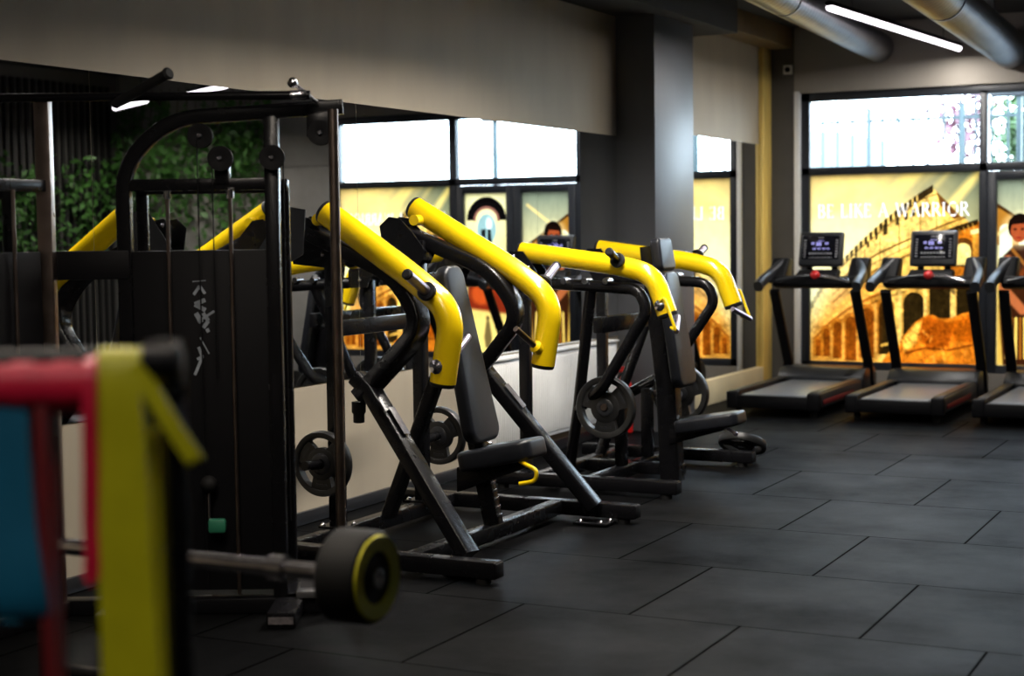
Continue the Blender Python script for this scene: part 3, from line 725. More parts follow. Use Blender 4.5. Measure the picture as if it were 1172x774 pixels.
YC = 7.15
P1 = thing('chest_press_machine', 'plate-loaded press with steep yellow arms in front of the wall mirror', 'gym machine', (-3.9, YC, 0), 0, 'yellow-armed press machines along the mirror wall')
for s in (-1, 1):
    rail(P1, -4.78, -3.29, YC + s * .82)
MB().span((-4.48, YC - .78, .03), (-4.40, YC + .78, .108), .008).build('rear_beam', M['black'], P1)
MB().span((-3.80, YC - .78, .03), (-3.72, YC + .78, .108), .008).build('front_beam', M['black'], P1)
bt = []
for s in (-1, 1):
    yp = 7.2 + s * .43
    MB().span((-4.475, yp - .035, .108), (-4.405, yp + .035, 1.52), .008).build('rear_post', M['black'], P1)
    MB().span((-4.52, yp - .065, .106), (-4.36, yp + .065, .118), .003).build('foot_plate', M['black'], P1)
    bt += [(-4.50, yp - .05, .118), (-4.38, yp - .05, .118), (-4.50, yp + .05, .118), (-4.38, yp + .05, .118)]
    # bent frame tube from the pivot down to the knee, then the raking front leg
    ya, yk, yf = YC + s * .50, YC + s * .59, YC + s * .72
    fr = rounded([(-4.50, YC + s * .46, 1.60), (-3.98, ya, 1.385), (-3.83, ya + s * .02, 1.15), (-4.16, yk, .80)], [.14, .12], 10)
    MB().rect(fr, .075, .11, (0, 1, 0), .014).build('frame_tube', M['black'], P1)
    lg = MB().rect([(-4.18, yk - s * .01, .90), (-4.10, yk, .84), (-3.50, yf, .10)], .075, .10, (0, 1, 0), .012).build('front_leg', M['black'], P1)
    a, b_ = V((-4.10, yk, .84)), V((-3.50, yf, .10)); d = (b_ - a).normalized(); nrm = V((-d.z, 0, d.x)); nrm = -nrm if nrm.x < 0 else nrm
    q = a + d * .14
    MB().beam(q + nrm * .0515, q + d * .16 + nrm * .0515, .05, .003, nrm, .001).build('sticker', M['label'], lg)['label'] = 'grey warning sticker'
    MB().disc((-4.17, yk, .78), (0, 0, -1), [(0, .035), (.05, .035), (.06, .028), (.10, .028), (.104, .02)], 18).build('rubber_stop', M['rubber'], lg)
    MB().span((-3.60, yf - .07, .006), (-3.40, yf + .06, .02), .003).build('foot_plate', M['black'], lg)
    bt += [(-3.56, yf - .05, .02), (-3.44, yf - .05, .02), (-3.42, yf + .03, .02)]
for p in bt:
    b1 = MB(); bolts(b1, [p], (0, 0, 1), .013); b1.build('bolt', M['chrome'], P1)
MB().span((-4.47, 6.75, 1.08), (-4.41, 7.65, 1.16), .008).build('cross_tube', M['black'], P1)
MB().rect([(-4.40, 7.2, .10), (-4.10, 7.2, .82), (-3.99, 7.2, 1.08)], .07, .07, (0, 1, 0), .012).build('rear_strut', M['black'], P1)
sp = MB().rect([(-3.76, 7.18, .10), (-3.93, 7.18, .90), (-4.03, 7.18, 1.36)], .085, .075, (0, 1, 0), .012).build('seat_post', M['black'], P1)
ld = MB()
for k in range(6):
    z = .15 + k * .042; ld.box((-3.735 - (z - .1) * .2125 + .018, 7.18, z), (.014, .05, .016), .003)
ld.build('height_notches', M['chrome'], sp)['label'] = 'chrome height adjustment notches'
# backrest: long pad tapering to a rounded head
def pad(pts_prof, thick, frame, name, parent, material, bev=.02):
    """pad outlined by 2-vectors in the plane (across, along), placed by frame = (origin, across, along, normal)"""
    o_, ax, al, nr = [V(q) for q in frame]
    bm = bmesh.new(); n = len(pts_prof)
    A = [bm.verts.new(o_ + ax * p[0] + al * p[1]) for p in pts_prof]; B = [bm.verts.new(o_ + ax * p[0] + al * p[1] + nr * thick) for p in pts_prof]
    bm.faces.new(A[::-1]); top = bm.faces.new(B)
    for i in range(n): bm.faces.new((A[i], A[(i + 1) % n], B[(i + 1) % n], B[i]))
    bmesh.ops.recalc_face_normals(bm, faces=bm.faces)
    ed = [e for e in bm.edges if all(v in B for v in e.verts)] + [e for e in bm.edges if all(v in A for v in e.verts)]
    bmesh.ops.bevel(bm, geom=ed, offset=bev, segments=4, profile=.5, affect='EDGES')
    return MB().bm(bm).build(name, M[material], parent)
def outline(w0, w1, h, r, n=6):
    """tapered rounded outline, w0 wide at the foot, w1 at the head"""
    P = []
    for cx, cy, a0 in ((w0 / 2 - r, r, 270), (w1 / 2 - r * .9, h - r * .9, 0), (-w1 / 2 + r * .9, h - r * .9, 90), (-w0 / 2 + r, r, 180)):
        rr = r if cy == r else r * .9
        for i in range(n + 1):
            t = math.radians(a0 + 90 * i / n); P.append((cx + rr * math.cos(t), cy + rr * math.sin(t)))
    return P
al = V((-.19, 0, .88)).normalized(); nr = V((.88, 0, .19)).normalized()
bk = pad(outline(.30, .20, .92, .075), .075, (V((-3.835, 7.15, .52)), (0, 1, 0), al, nr), 'backrest', P1, 'leather', .022)
MB().beam(V((-3.85, 7.15, .60)), V((-4.00, 7.15, 1.30)), .16, .012, (1, 0, .2), .003).build('back_plate', M['black'], bk)
sa = V((.94, 0, .20)).normalized(); sn = V((-.20, 0, .94)).normalized()
st = pad(outline(.36, .26, .40, .07), .10, (V((-3.865, 7.15, .385)), (0, -1, 0), sa, sn), 'seat', P1, 'leather', .02)
MB().prism([(-3.92, .27), (-3.55, .41), (-3.55, .455), (-3.86, .40), (-3.92, .40)], 'y', 7.08, 7.22, .006).build('seat_bracket', M['black'], st)
lv = MB().tube(rounded([(-3.56, 7.09, .45), (-3.50, 7.03, .445), (-3.43, 7.02, .42), (-3.44, 7.02, .365), (-3.52, 7.0, .35)], .03), .011, 12).build('seat_lever', M['yellow'], st)
lv['label'] = 'yellow bent seat lever'

def arm(parent, path, r, bends, s, peg, grip, y, hub=True):
    """yellow press arm: path of (x, z) at height y, weight peg outward, hand grip"""
    P = rounded([(x, yy, z) for x, yy, z in path], bends, 12)
    a = MB().tube(P, r, 28, up=(0, 1, 0)).build('press_arm', M['yellow'], parent)
    for p_, d_ in ((P[-1], P[-1] - P[-2]), (P[0], P[0] - P[1])):
        e = MB(); end_cap(e, p_, d_, r); e.build('end_cap', M['rubber'], a)
    p0, p1 = V(peg[0]), V(peg[1]); d = (p1 - p0).normalized()
    pm = MB().tube([p0, p1], .0245, 20).build('weight_peg', M[peg[2]], a)
    MB().disc(p0 + d * (r * .8), d, [(0, .034), (.0, .046), (.02, .046), (.024, .034)], 20).build('collar', M['blackmatte'], pm)
    MB().disc(p1, d, [(-.012, .026), (.002, .026), (.008, .018)], 20).build('peg_cap', M['rubber'], pm)
    return a
R1 = .064
for s in (-1, 1):
    ya = YC + s * .55
    path = [(-4.36, ya, 1.704) if s < 0 else (-4.50, ya, 1.738), (-3.86, ya, 1.375), (-3.66, ya, 1.22), (-3.72, ya, .885)]
    base = V((-3.75, ya + s * .03, 1.295)); tip = V((-3.755, ya + s * .26, 1.41))
    a = arm(P1, path, R1, [.12, .12], s, (base, tip, 'violetchrome'), None, ya)
    # hand grip, inward and up from the lower end
    g0 = V((-3.715, ya - s * .03, .955)); g1 = V((-3.705 if s < 0 else -3.76, ya - s * .24, 1.09))
    g = MB().tube([g0, g1], .0165, 16).build('hand_grip', M['violetchrome' if s < 0 else 'bronze'], a)
    dd = (g1 - g0).normalized()
    MB().disc(g0 + dd * .03, dd, [(0, .034), (.03, .034), (.045, .02)], 18).build('collar', M['yellow'], g)
    nb = MB(); bolts(nb, [(-3.72, ya + s * (R1 - .004), .965)], (0, s, 0), .036); nb.build('bolt', M['chrome'], a)
    # pivot under the upper end: black plates, yellow hub and bearing cap
    pv = MB(); 
    for k in (-1, 1):
        pv.prism([(-4.63, 1.64), (-4.57, 1.69), (-4.50, 1.68), (-4.42, 1.60), (-4.34, 1.50), (-4.38, 1.43), (-4.60, 1.45)], 'y', 7.15 + s * .44 + k * .055 - .005, 7.15 + s * .44 + k * .055 + .005)
    pv.span((-4.52, 7.15 + s * .44 - .05, 1.45), (-4.36, 7.15 + s * .44 + .05, 1.56), .006)
    po = pv.build('pivot_bracket', M['black'], P1)
    if s < 0:
        o = MB().prism([(-4.44, 1.72), (-4.56, 1.74), (-4.72, 1.53), (-4.60, 1.43), (-4.46, 1.50)], 'y', YC - .62, YC - .612).build('cover_plate', M['dark'], po)
    hb = MB().disc((-4.44, 7.15 + s * .46, 1.67), (0, s, 0), [(-.03, .03), (.06, .03)], 24).build('pivot_hub', M['yellow'], po)
    if s < 0:
        MB().disc((-4.37, 6.88, 1.475), (0, -1, 0), [(-.05, .055), (.04, .055)], 24).build('bearing_hub', M['yellow'], po)
        MB().disc((-4.37, 6.84, 1.475), (0, -1, 0), [(0, .045), (.02, .045), (.028, .03)], 24).build('hub_cap', M['blackmatte'], po)
    for q in ((-4.57, YC + s * .50, 1.655), (-4.46, YC + s * .50, 1.60), (-4.42, YC + s * .50, 1.50)):
        b2 = MB(); bolts(b2, [q], (0, s, 0), .014); b2.build('bolt', M['chrome'], po)
    # storage peg on the rear post
    MB().tube([(-4.44, 7.2 + s * .45, .44), (-4.44, 7.2 + s * .72, .46)], .024, 18).build('storage_peg', M['black'], P1)
place_plate(PL, (-4.44, 7.2 - .56, .45), 'black grip weight plate stored on the press machine post nearest the cable machine', True)
place_plate(PL, (-4.44, 7.2 + .63, .45), 'black grip weight plate half hidden behind the near press machine backrest')

# ------------------------------------------------------------------ press machine with level yellow arms
YD = 9.51
P2 = thing('shoulder_press_machine', 'plate-loaded press with level yellow arms in front of the dark pillar', 'gym machine', (-3.8, YD, 0), 0, 'yellow-armed press machines along the mirror wall')
for s in (-1, 1): rail(P2, -4.62, -3.37, YD + s * .70)
MB().span((-4.34, YD - .66, .03), (-4.26, YD + .66, .108), .008).build('rear_beam', M['black'], P2)
MB().span((-3.98, YD - .66, .03), (-3.90, YD + .66, .108), .008).build('front_beam', M['black'], P2)
MB().span((-4.26, YD - .04, .03), (-3.60, YD + .04, .108), .008).build('centre_beam', M['black'], P2)
sp = MB().rect([(-3.665, YD - .04, .0), (-3.69, YD - .04, .6), (-3.795, YD - .04, 1.50)], .13, .12, (0, 1, 0), .012).build('seat_post', M['black'], P2)
ld = MB()
for z in (.30, .335, .44, .475, .51): ld.box((-3.63 , YD - .04, z), (.016, .05, .016), .004)
ld.build('height_notches', M['chrome'], sp)['label'] = 'chrome height adjustment notches'
for s in (-1, 1):
    yo, yi = YD + s * .60, YD + s * .36
    tb = rounded([(-4.40, yo - s * .02, 1.285), (-3.66, yo, 1.245), (-3.60, yo, 1.12), (-3.92, yo - s * .05, .64), (-4.19, YD + s * .33, .47)], [.10, .10, .05], 10)
    MB().tube(tb, .036, 20).build('frame_tube', M['black'], P2)
    MB().tube([(-4.29, YD + s * .24, .10), (-4.19, YD + s * .33, .47), (-3.98, yo - s * .02, 1.255)], .036, 18).build('rear_leg', M['black'], P2)
    MB().span((-3.975, YD + s * .22 - .035, .108), (-3.905, YD + s * .22 + .035, .56), .008).build('storage_post', M['black'], P2)
    MB().tube([(-3.94, YD + s * .24, .51), (-3.94, YD + s * .50, .51)], .024, 18).build('storage_peg', M['bronze'], P2)
    for k in range(3): MB().disc((-3.86 - k * .14, yo, 1.295), (0, 1, 0), [(-.04, .02), (.04, .02)], 14).build('stop_roller', M['chrome'], P2)
    path = [(-4.44, yo, 1.475), (-3.76, yo, 1.385), (-3.56, yo, 1.33), (-3.475, yo, 1.10)]
    base = V((-3.76, yo + s * .03, 1.40)); tip = V((-3.755, yo + s * .22, 1.475))
    a = arm(P2, path, .062, [.15, .13], s, (base, tip, 'violetchrome' if s > 0 else 'black'), None, yo)
    hc = V((-3.385, yo + s * .09, 1.0))
    lp = rounded([(-3.51, yo + s * .05, 1.16), (-3.46, yo + s * .09, 1.20), hc, hc + V((-.05, -s * .05, .02))], .02, 5)
    hn = MB().tube(lp, .0095, 12).build('handle_loop', M['yellow'], a)
    MB().tube([hc, hc + V((-.06, -s * .19, .075))], .0165, 16).build('hand_grip', M['violetchrome'], hn)
    nb = MB(); bolts(nb, [(-3.50, yo + s * .058, 1.15)], (0, s, 0), .034); nb.build('bolt', M['chrome'], a)
    pv = MB()
    for k in (-1, 1):
        pv.prism([(-4.50, 1.48), (-4.40, 1.48), (-4.31, 1.36), (-4.31, 1.25), (-4.45, 1.25), (-4.53, 1.40)], 'y', yo + k * .07 - .005, yo + k * .07 + .005)
    pv.tube([(-4.40, yo - .07, 1.30), (-4.40, yo + .07, 1.30)], .02, 14)
    po = pv.build('pivot_bracket', M['black'], P2)
    for q in ((-4.46, yo + s * .075, 1.45), (-4.36, yo + s * .075, 1.38), (-4.40, yo + s * .075, 1.30)):
        b2 = MB(); bolts(b2, [q], (0, s, 0), .013); b2.build('bolt', M['chrome'], po)
    MB().span((-4.46, yo - .03, .11), (-4.39, yo + .03, 1.30), .008).build('rear_post', M['black'], P2)
MB().span((-3.98, YD - .56, .97), (-3.92, YD + .56, 1.07), .008).build('cross_tube', M['black'], P2)
al = V((-.12, 0, .72)).normalized(); nr = V((.72, 0, .12)).normalized()
pad(outline(.30, .24, .74, .07), .07, (V((-3.61, 9.47, .60)), (0, 1, 0), al, nr), 'backrest', P2, 'leather', .022)
pad(outline(.25, .23, .21, .04), .07, (V((-3.74, 9.47, 1.335)), (0, 1, 0), al, nr), 'headrest', P2, 'leather', .02)
sa = V((.94, 0, .16)).normalized(); sn = V((-.16, 0, .94)).normalized()
st = pad(outline(.36, .26, .41, .07), .085, (V((-3.595, 9.47, .315)), (0, -1, 0), sa, sn), 'seat', P2, 'leather', .02)
MB().prism([(-3.66, .24), (-3.30, .345), (-3.30, .385), (-3.60, .34), (-3.66, .34)], 'y', 9.40, 9.54, .006).build('seat_bracket', M['black'], st)
lv = MB().tube([(-3.30, 9.42, .37), (-3.235, 9.42, .335)], .010, 12).sphere((-3.225, 9.42, .328), .016).build('seat_lever', M['violetchrome'], st)
place_plate(PB, (-3.935, YD - .47, .505), 'large black grip weight plate on the level-armed press machine, facing the room', True)
place_plate(PB, (-3.80, YD + .47, .505), 'large black grip weight plate behind the level-armed press machine backrest')
o = place_plate(PL, (-3.50, YD + .86, .135), 'black weight plate lying tilted against the base rail by the pillar', rot=(math.radians(62), 0, 0))

# red fire extinguisher at the pillar
fx = thing('fire_extinguisher', 'red fire extinguisher standing at the foot of the dark pillar', 'fire extinguisher', (-4.90, 11.60, 0))
MB().disc((-4.90, 11.60, 0), (0, 0, 1), [(0, .065), (.01, .075), (.36, .075), (.41, .06), (.44, .028), (.46, .024)], 32).build('cylinder', M['red'], fx)
MB().box((-4.90, 11.60, .485), (.05, .05, .05), .01).box((-4.87, 11.58, .52), (.14, .03, .02), .006).box((-4.87, 11.58, .495), (.12, .03, .014), .004).build('valve_head', M['red'], fx)
MB().tube(rounded([(-4.90, 11.58, .48), (-4.93, 11.54, .44), (-4.93, 11.52, .2), (-4.92, 11.52, .12)], .06), .012, 10).build('hose', M['rubber'], fx)

# ------------------------------------------------------------------ cable machine
CA = math.radians(26.9); e1 = V((math.cos(CA), math.sin(CA), 0)); e2 = V((-math.sin(CA), math.cos(CA), 0)); CO = V((-3.9, 5.5, 0))
CM = thing('cable_machine', 'tall black cable pulley machine with shrouded weight stack by the mirror', 'gym machine', CO, CA)
def cb(mb, name, m, p=None): return mb.build(name, M[m], p or CM, local=True)
# local frame: x along the front, y away from the room, z up
top = rounded([(-.62, 0, .05), (-.62, 0, 1.90), (-.42, 0, 2.085), (.30, 0, 2.125)], [.16, .16], 8)
cb(MB().rect(top, .06, .06, (0, 1, 0), .008), 'arched_frame', 'black')
cb(MB().span((-.03, -.03, .05), (.03, .03, 2.10), .008), 'right_post', 'black')
cb(MB().span((-.60, -.025, 1.785), (.0, .025, 1.835), .006), 'cross_bar', 'black')
sh = cb(MB().span((-.59, -.012, .10), (-.03, .0, 1.535), .003).span((-.59, .03, .10), (-.03, .30, 1.535), .006), 'stack_shroud', 'blackmatte')
cb(MB().rect([(-.62, .33, .05), (-.62, .33, 1.8)], .05, .05).rect([(-.0, .33, .05), (.0, .33, 1.8)], .05, .05).span((-.64, .30, 1.78), (.02, .36, 1.84), .006), 'rear_frame', 'black')
base = cb(MB().span((-.72, -.30, .0), (-.60, .45, .07), .01).span((-.02, -.30, 0), (.10, .45, .07), .01).span((-.62, -.04, 0), (.32, .04, .07), .01).span((-1.0, -.04, 0), (-.62, .04, .07), .01), 'base_frame', 'black')
lb = MB(); lb.span((-.09, -.303, .018), (.0, -.3005, .05), 0); 
cb(MB().span((-.012, -.303, .02), (.09, -.3005, .05), 0), 'maker_label', 'label', base)['label'] = 'small grey printed label'
cb(MB().span((.07, -.06, .07), (.19, .06, .10), .004).prism([(.075, .08), (.185, .08), (.17, .17), (.085, .17)], 'y', .02, .03), 'floor_bracket', 'zinc', base)
for x in (-.43, -.17):
    cb(MB().tube([(x, -.045, .09), (x, -.045, 1.775)], .0085, 12), 'guide_rod', 'bronze'); cb(MB().disc((x, -.045, 1.75), (0, 0, 1), [(0, .016), (.035, .016)], 14), 'rod_collar', 'chrome')
cb(MB().tube([(.265, -.06, .06), (.265, -.06, 2.11)], .021, 20), 'pulley_column', 'bronze')
cb(MB().rect([(-.93, -.06, .06), (-.93, -.06, 2.17)], .062, .062, (0, 1, 0), .006), 'pulley_column', 'bronze')
tq = V((-.452, -.892, 0)); wq = V((-.93, -.06, 0))
def wing(d, z, o=0.): return wq + tq * d + V((.892, -.452, 0)) * o + V((0, 0, z))
cb(MB().beam(wing(0, 1.81), wing(.80, 1.81), .05, .05), 'cross_bar', 'black')
cb(MB().beam(wing(.05, .82), wing(.75, .82), .03, 1.44, bev=.004), 'stack_shroud', 'blackmatte')
cb(MB().rect([wing(.80, .05), wing(.80, 2.12)], .06, .06), 'wing_post', 'black')
cb(MB().beam(wing(-.02, .035), wing(.84, .035), .10, .07), 'wing_base', 'black')
for d in (.22, .5):
    cb(MB().tube([wing(d, .09, .035), wing(d, 1.79, .035)], .0085, 12), 'guide_rod', 'bronze')
cb(MB().span((-.93, -.035, 1.42), (-.60, .0, 1.54), .005), 'link_panel', 'blackmatte')
def pulley(x, z, y, r=.052):
    p = cb(MB().disc((x, y, z), (0, 1, 0), [(-.012, .012), (-.014, r * .4), (-.014, r), (-.006, r * .93), (.006, r * .93), (.014, r), (.014, r * .4), (.012, .012)], 32), 'pulley_wheel', 'blackmatte')
    cb(MB().disc((x, y - .014, z), (0, -1, 0), [(0, .010), (.008, .010), (.011, .006)], 14), 'axle_bolt', 'chrome', p)
    return p
for x, z, y in ((-.29, 2.01, -.03), (-.205, 1.915, -.05), (.01, 1.915, -.06), (.21, 2.015, -.05)): pulley(x, z, y)
cb(MB().span((-.235, -.035, 1.81), (-.175, .02, 1.93), .004), 'pulley_bracket', 'black'); cb(MB().span((.15, -.03, 2.0), (.27, .03, 2.11), .005), 'pulley_bracket', 'black')
for x, z0, z1 in ((-.30, .12, 2.0), (-.24, 1.0, 1.92), (.055, .4, 1.92)):
    cb(MB().tube([(x, -.055, z0), (x, -.055, z1)], .0028, 8), 'cable', 'blackmatte')
# pull-up grips on the top
pb = cb(MB().tube([(-1.2, -.10, 2.17), (.18, -.12, 2.165)], .018, 16), 'pull_up_bar', 'black')
g = cb(MB().tube([(-.62, -.10, 2.14), (-.36, -.32, 2.235)], .021, 18).disc((-.36, -.32, 2.235), (.26, -.22, .09), [(0, .024), (.01, .026), (.02, .018)], 18), 'angled_grip', 'rubber', pb)
cb(MB().disc((.10, -.12, 2.165), (1, 0, 0), [(0, .02), (.06, .022), (.07, .014)], 16).sphere((.11, -.12, 2.215), .022).tube([(.11, -.12, 2.215), (.20, -.06, 2.14)], .008, 8), 'end_fitting', 'chrome', pb)
# printed logo on the shroud, running down
lg = MB()
def stroke(pts, w):
    for (a, b) in zip(pts[:-1], pts[1:]):
        a3 = V((a[0], -.0135, a[1])); b3 = V((b[0], -.0135, b[1])); lg.beam(a3, b3, w, .001, (0, 1, 0), 0)
def lx(px): return (px - 310) / 273.
def lz(py): return (705 - py) / 273.
for pts, w_ in (([(217, 321), (232, 320)], .004), ([(218, 336), (225, 326), (231, 335)], .012), ([(225, 326), (224, 330)], .010), ([(231, 342), (219, 347), (231, 354)], .018),
                ([(220, 357), (226, 368)], .020), ([(222, 367), (241, 355)], .010), ([(228, 357), (234, 366), (228, 374)], .016), ([(232, 375), (234, 379)], .014),
                ([(222, 396), (226, 407), (217, 428)], .012), ([(226, 407), (220, 410)], .012), ([(224, 385), (234, 404)], .005)):
    stroke([(lx(a), lz(b)) for a, b in pts], w_)
cb(lg, 'printed_logo', 'logo', sh)['label'] = 'white logo printed down the shroud'
st = cb(MB().sphere((-.285, -.06, .56), .036), 'cable_stopper', 'rubber')
cb(MB().tube([(-.285, -.06, .52), (-.285, -.06, .40)], .006, 8), 'carabiner', 'chrome', st)
cb(MB().span((-.29, -.085, .355), (-.215, -.05, .415), .012), 'strap_handle', 'green')['label'] = 'green cable strap'

# ------------------------------------------------------------------ foreground: rack with exercise bands and a fixed barbell
BR = thing('band_rack', 'black rack bar holding coloured exercise bands close to the viewer', 'rack', (-1.5, 2.05, 0))
bx = V((.79, .46, 0)).normalized()
c0 = V((-1.606, 1.868, 1.402))
MB().tube([c0 - bx * .55, c0 + bx * .075], .024, 20).disc(c0 + bx * .075, bx, [(0, .03), (.012, .03), (.016, .02)], 20).build('hanging_bar', M['blackmatte'], BR)
pp = c0 + bx * .03 + V((-.04, .10, 0))
MB().rect([(pp.x, pp.y, 0.03), (pp.x, pp.y, 1.43)], .05, .05, (1, 0, 0), .008).build('upright', M['black'], BR)
MB().beam(V((pp.x, pp.y, 1.40)), c0 + bx * .03, .03, .03).build('bracket', M['black'], BR)
pq = pp - bx * .56
MB().rect([(pq.x, pq.y, 0.03), (pq.x, pq.y, 1.43)], .05, .05, (1, 0, 0), .008).beam(V((pq.x, pq.y, 1.40)), c0 - bx * .53, .03, .03).build('upright', M['black'], BR)
MB().span((pp.x - .05, pp.y - .3, 0), (pp.x + .05, pp.y + .3, .04), .008).span((pq.x - .05, pq.y - .3, 0), (pq.x + .05, pq.y + .3, .04), .008).build('foot', M['rubber'], BR)
fn = V((bx.y, -bx.x, 0))           # towards the viewer
def at(u, z, k=.03): return c0 + bx * u + fn * k + V((0, 0, z - c0.z))
def strap(pts, widths, th=.006):
    mb = MB()
    vs = []; fs = []
    pts = [V(p) for p in pts]
    for i, p in enumerate(pts):
        t = (pts[min(i + 1, len(pts) - 1)] - pts[max(i - 1, 0)]).normalized()
        side = t.cross(fn); side = side.normalized() if side.length > .2 else bx.copy()
        w_ = widths[i] if isinstance(widths, (list, tuple)) else widths
        nn = side.cross(t).normalized()
        for a, b_ in ((-1, -1), (1, -1), (1, 1), (-1, 1)): vs.append(p + side * w_ / 2 * a + nn * th / 2 * b_)
    for i in range(len(pts) - 1):
        for j in range(4): fs.append([i * 4 + j, i * 4 + (j + 1) % 4, (i + 1) * 4 + (j + 1) % 4, (i + 1) * 4 + j])
    fs.append([0, 1, 2, 3]); k = (len(pts) - 1) * 4; fs.append([k + 3, k + 2, k + 1, k])
    return mb.add(vs, fs)
def interp(P, n=20):
    """Catmull-Rom through P"""
    P = [V(p) for p in P]; Q = [P[0] * 2 - P[1]] + P + [P[-1] * 2 - P[-2]]; out = []
    for i in range(1, len(Q) - 2):
        for j in range(n):
            t = j / n
            out.append(.5 * ((2 * Q[i]) + (Q[i + 1] - Q[i - 1]) * t + (2 * Q[i - 1] - 5 * Q[i] + 4 * Q[i + 1] - Q[i + 2]) * t * t + (3 * Q[i] - Q[i - 1] - 3 * Q[i + 1] + Q[i + 2]) * t ** 3))
    out.append(P[-1]); return out
# (u along the bar; 0 = the yellow band) one pixel is about 1.3 mm here
yb = interp([at(.0, 1.30, -.035), at(.0, 1.39, -.032), at(.0, 1.424, 0), at(.0, 1.39, .034), at(.004, 1.25, .036), at(.004, 1.05, .036), at(.010, .80, .034), at(.012, .45, .03), at(.012, .38, .0), at(.012, .45, -.03), at(.0, 1.30, -.035)], 10)
Y = thing('exercise_band', 'yellow exercise band looped long over the black rack bar', 'exercise band', c0, 0, 'exercise bands on the rack')
n = len(yb)
strap(yb, [.062 if i < n * .3 else min(.09, .062 + (i - n * .3) * .001) for i in range(n)]).build('band', M['yellowband'], Y)
strap(interp([at(.02, 1.40, .034), at(.05, 1.36, .036), at(.075, 1.315, .036), at(.105, 1.265, .034), at(.110, 1.255, .03)], 8), .026).build('loop_tail', M['yellowband'], Y)
Rb = thing('exercise_band', 'red exercise band wrapped around the black rack bar', 'exercise band', c0, 0, 'exercise bands on the rack')
wr = MB()
for k in range(5):
    u0 = -.19 + k * .031
    wr.tube([c0 + bx * u0 + V((0, 0, -.030)), c0 + bx * (u0 + .033) + V((0, 0, -.030))], .042 + .002 * (k % 2), 24, up=(0, 0, 1))
wr.build('wrapped_coil', M['redrubber'], Rb)
strap(interp([at(-.045, 1.42, .0), at(-.04, 1.385, .048), at(-.043, 1.25, .045), at(-.046, 1.17, .04), at(-.045, 1.10, .038), at(-.05, 1.092, .03), at(-.05, 1.2, -.03), at(-.045, 1.40, -.03)], 8), .022).build('hanging_loop', M['redrubber'], Rb)
Mb = thing('exercise_band', 'dark red exercise band hanging between the blue and yellow bands', 'exercise band', c0, 0, 'exercise bands on the rack')
strap(interp([at(-.116, 1.30, -.030), at(-.116, 1.37, -.026), at(-.116, 1.395, 0), at(-.116, 1.36, .026), at(-.116, 1.2, .034), at(-.11, .8, .036), at(-.115, .5, .03), at(-.115, .44, 0), at(-.115, .5, -.03), at(-.116, 1.30, -.030)], 9), .02).build('band', M['maroon'], Mb)
Bb = thing('exercise_band', 'broad blue exercise band hanging lowest at the photo edge', 'exercise band', c0, 0, 'exercise bands on the rack')
strap(interp([at(-.175, 1.30, -.03), at(-.175, 1.37, -.024), at(-.175, 1.392, 0), at(-.175, 1.36, .024), at(-.168, 1.2, .034), at(-.15, 1.06, .044), at(-.15, 1.02, .02), at(-.15, 1.06, -.02), at(-.175, 1.30, -.03)], 9), .075).build('band', M['blueband'], Bb)

FB = thing('barbell', 'fixed barbell with yellow-ringed black head lying on a dark rack', 'barbell', (-2.8, 3.53, .69))
MB().tube([(-3.66, 3.53, .69), (-2.31, 3.53, .69)], .024, 18).build('bar', M['chrome'], FB)
for s, x in ((1, -2.265), (-1, -3.70)):
    h = MB().disc((x, 3.53, .69), (s, 0, 0), [(-.055, .04), (-.055, .115), (-.045, .125), (.055, .125), (.065, .118), (.065, .04)], 44).build('head', M['rubber'], FB)
    MB().disc((x, 3.53, .69), (s, 0, 0), [(.060, .068), (.070, .070), (.072, .11), (.062, .115)], 44).build('ring', M['yellowband'], h)['label'] = 'yellow ring on the head face'
    MB().disc((x, 3.53, .69), (s, 0, 0), [(.058, .03), (.074, .028), (.076, .012), (.07, .001)], 24).build('end_bolt', M['chrome'], h)
    MB().disc((x - s * .055, 3.53, .69), (-s, 0, 0), [(0, .04), (.05, .04), (.06, .03)], 24).build('collar', M['chrome'], h)
    MB().disc((x - s * .22, 3.53, .69), (-s, 0, 0), [(0, .026), (.0, .036), (.05, .036), (.05, .026)], 24).build('collar', M['chrome'], h)
RK = thing('barbell_rack', 'low black rack carrying the fixed barbell beside the cable machine', 'rack', (-2.9, 3.6, 0))
for x in (-2.95, -3.4):
    u = MB().rect([(x, 3.60, .0), (x, 3.60, 1.0)], .06, .06, (1, 0, 0), .008).build('upright', M['black'], RK)
    MB().span((x - .03, 3.48, .636), (x + .03, 3.60, .665), .005).span((x - .03, 3.475, .636), (x + .03, 3.488, .73), .004).build('cradle', M['black'], u)
    MB().span((x - .04, 3.3, 0), (x + .04, 3.9, .05), .008).build('foot', M['black'], RK)
MB().span((-3.4, 3.58, .25), (-2.95, 3.62, .31), .006).build('cross_bar', M['black'], RK)

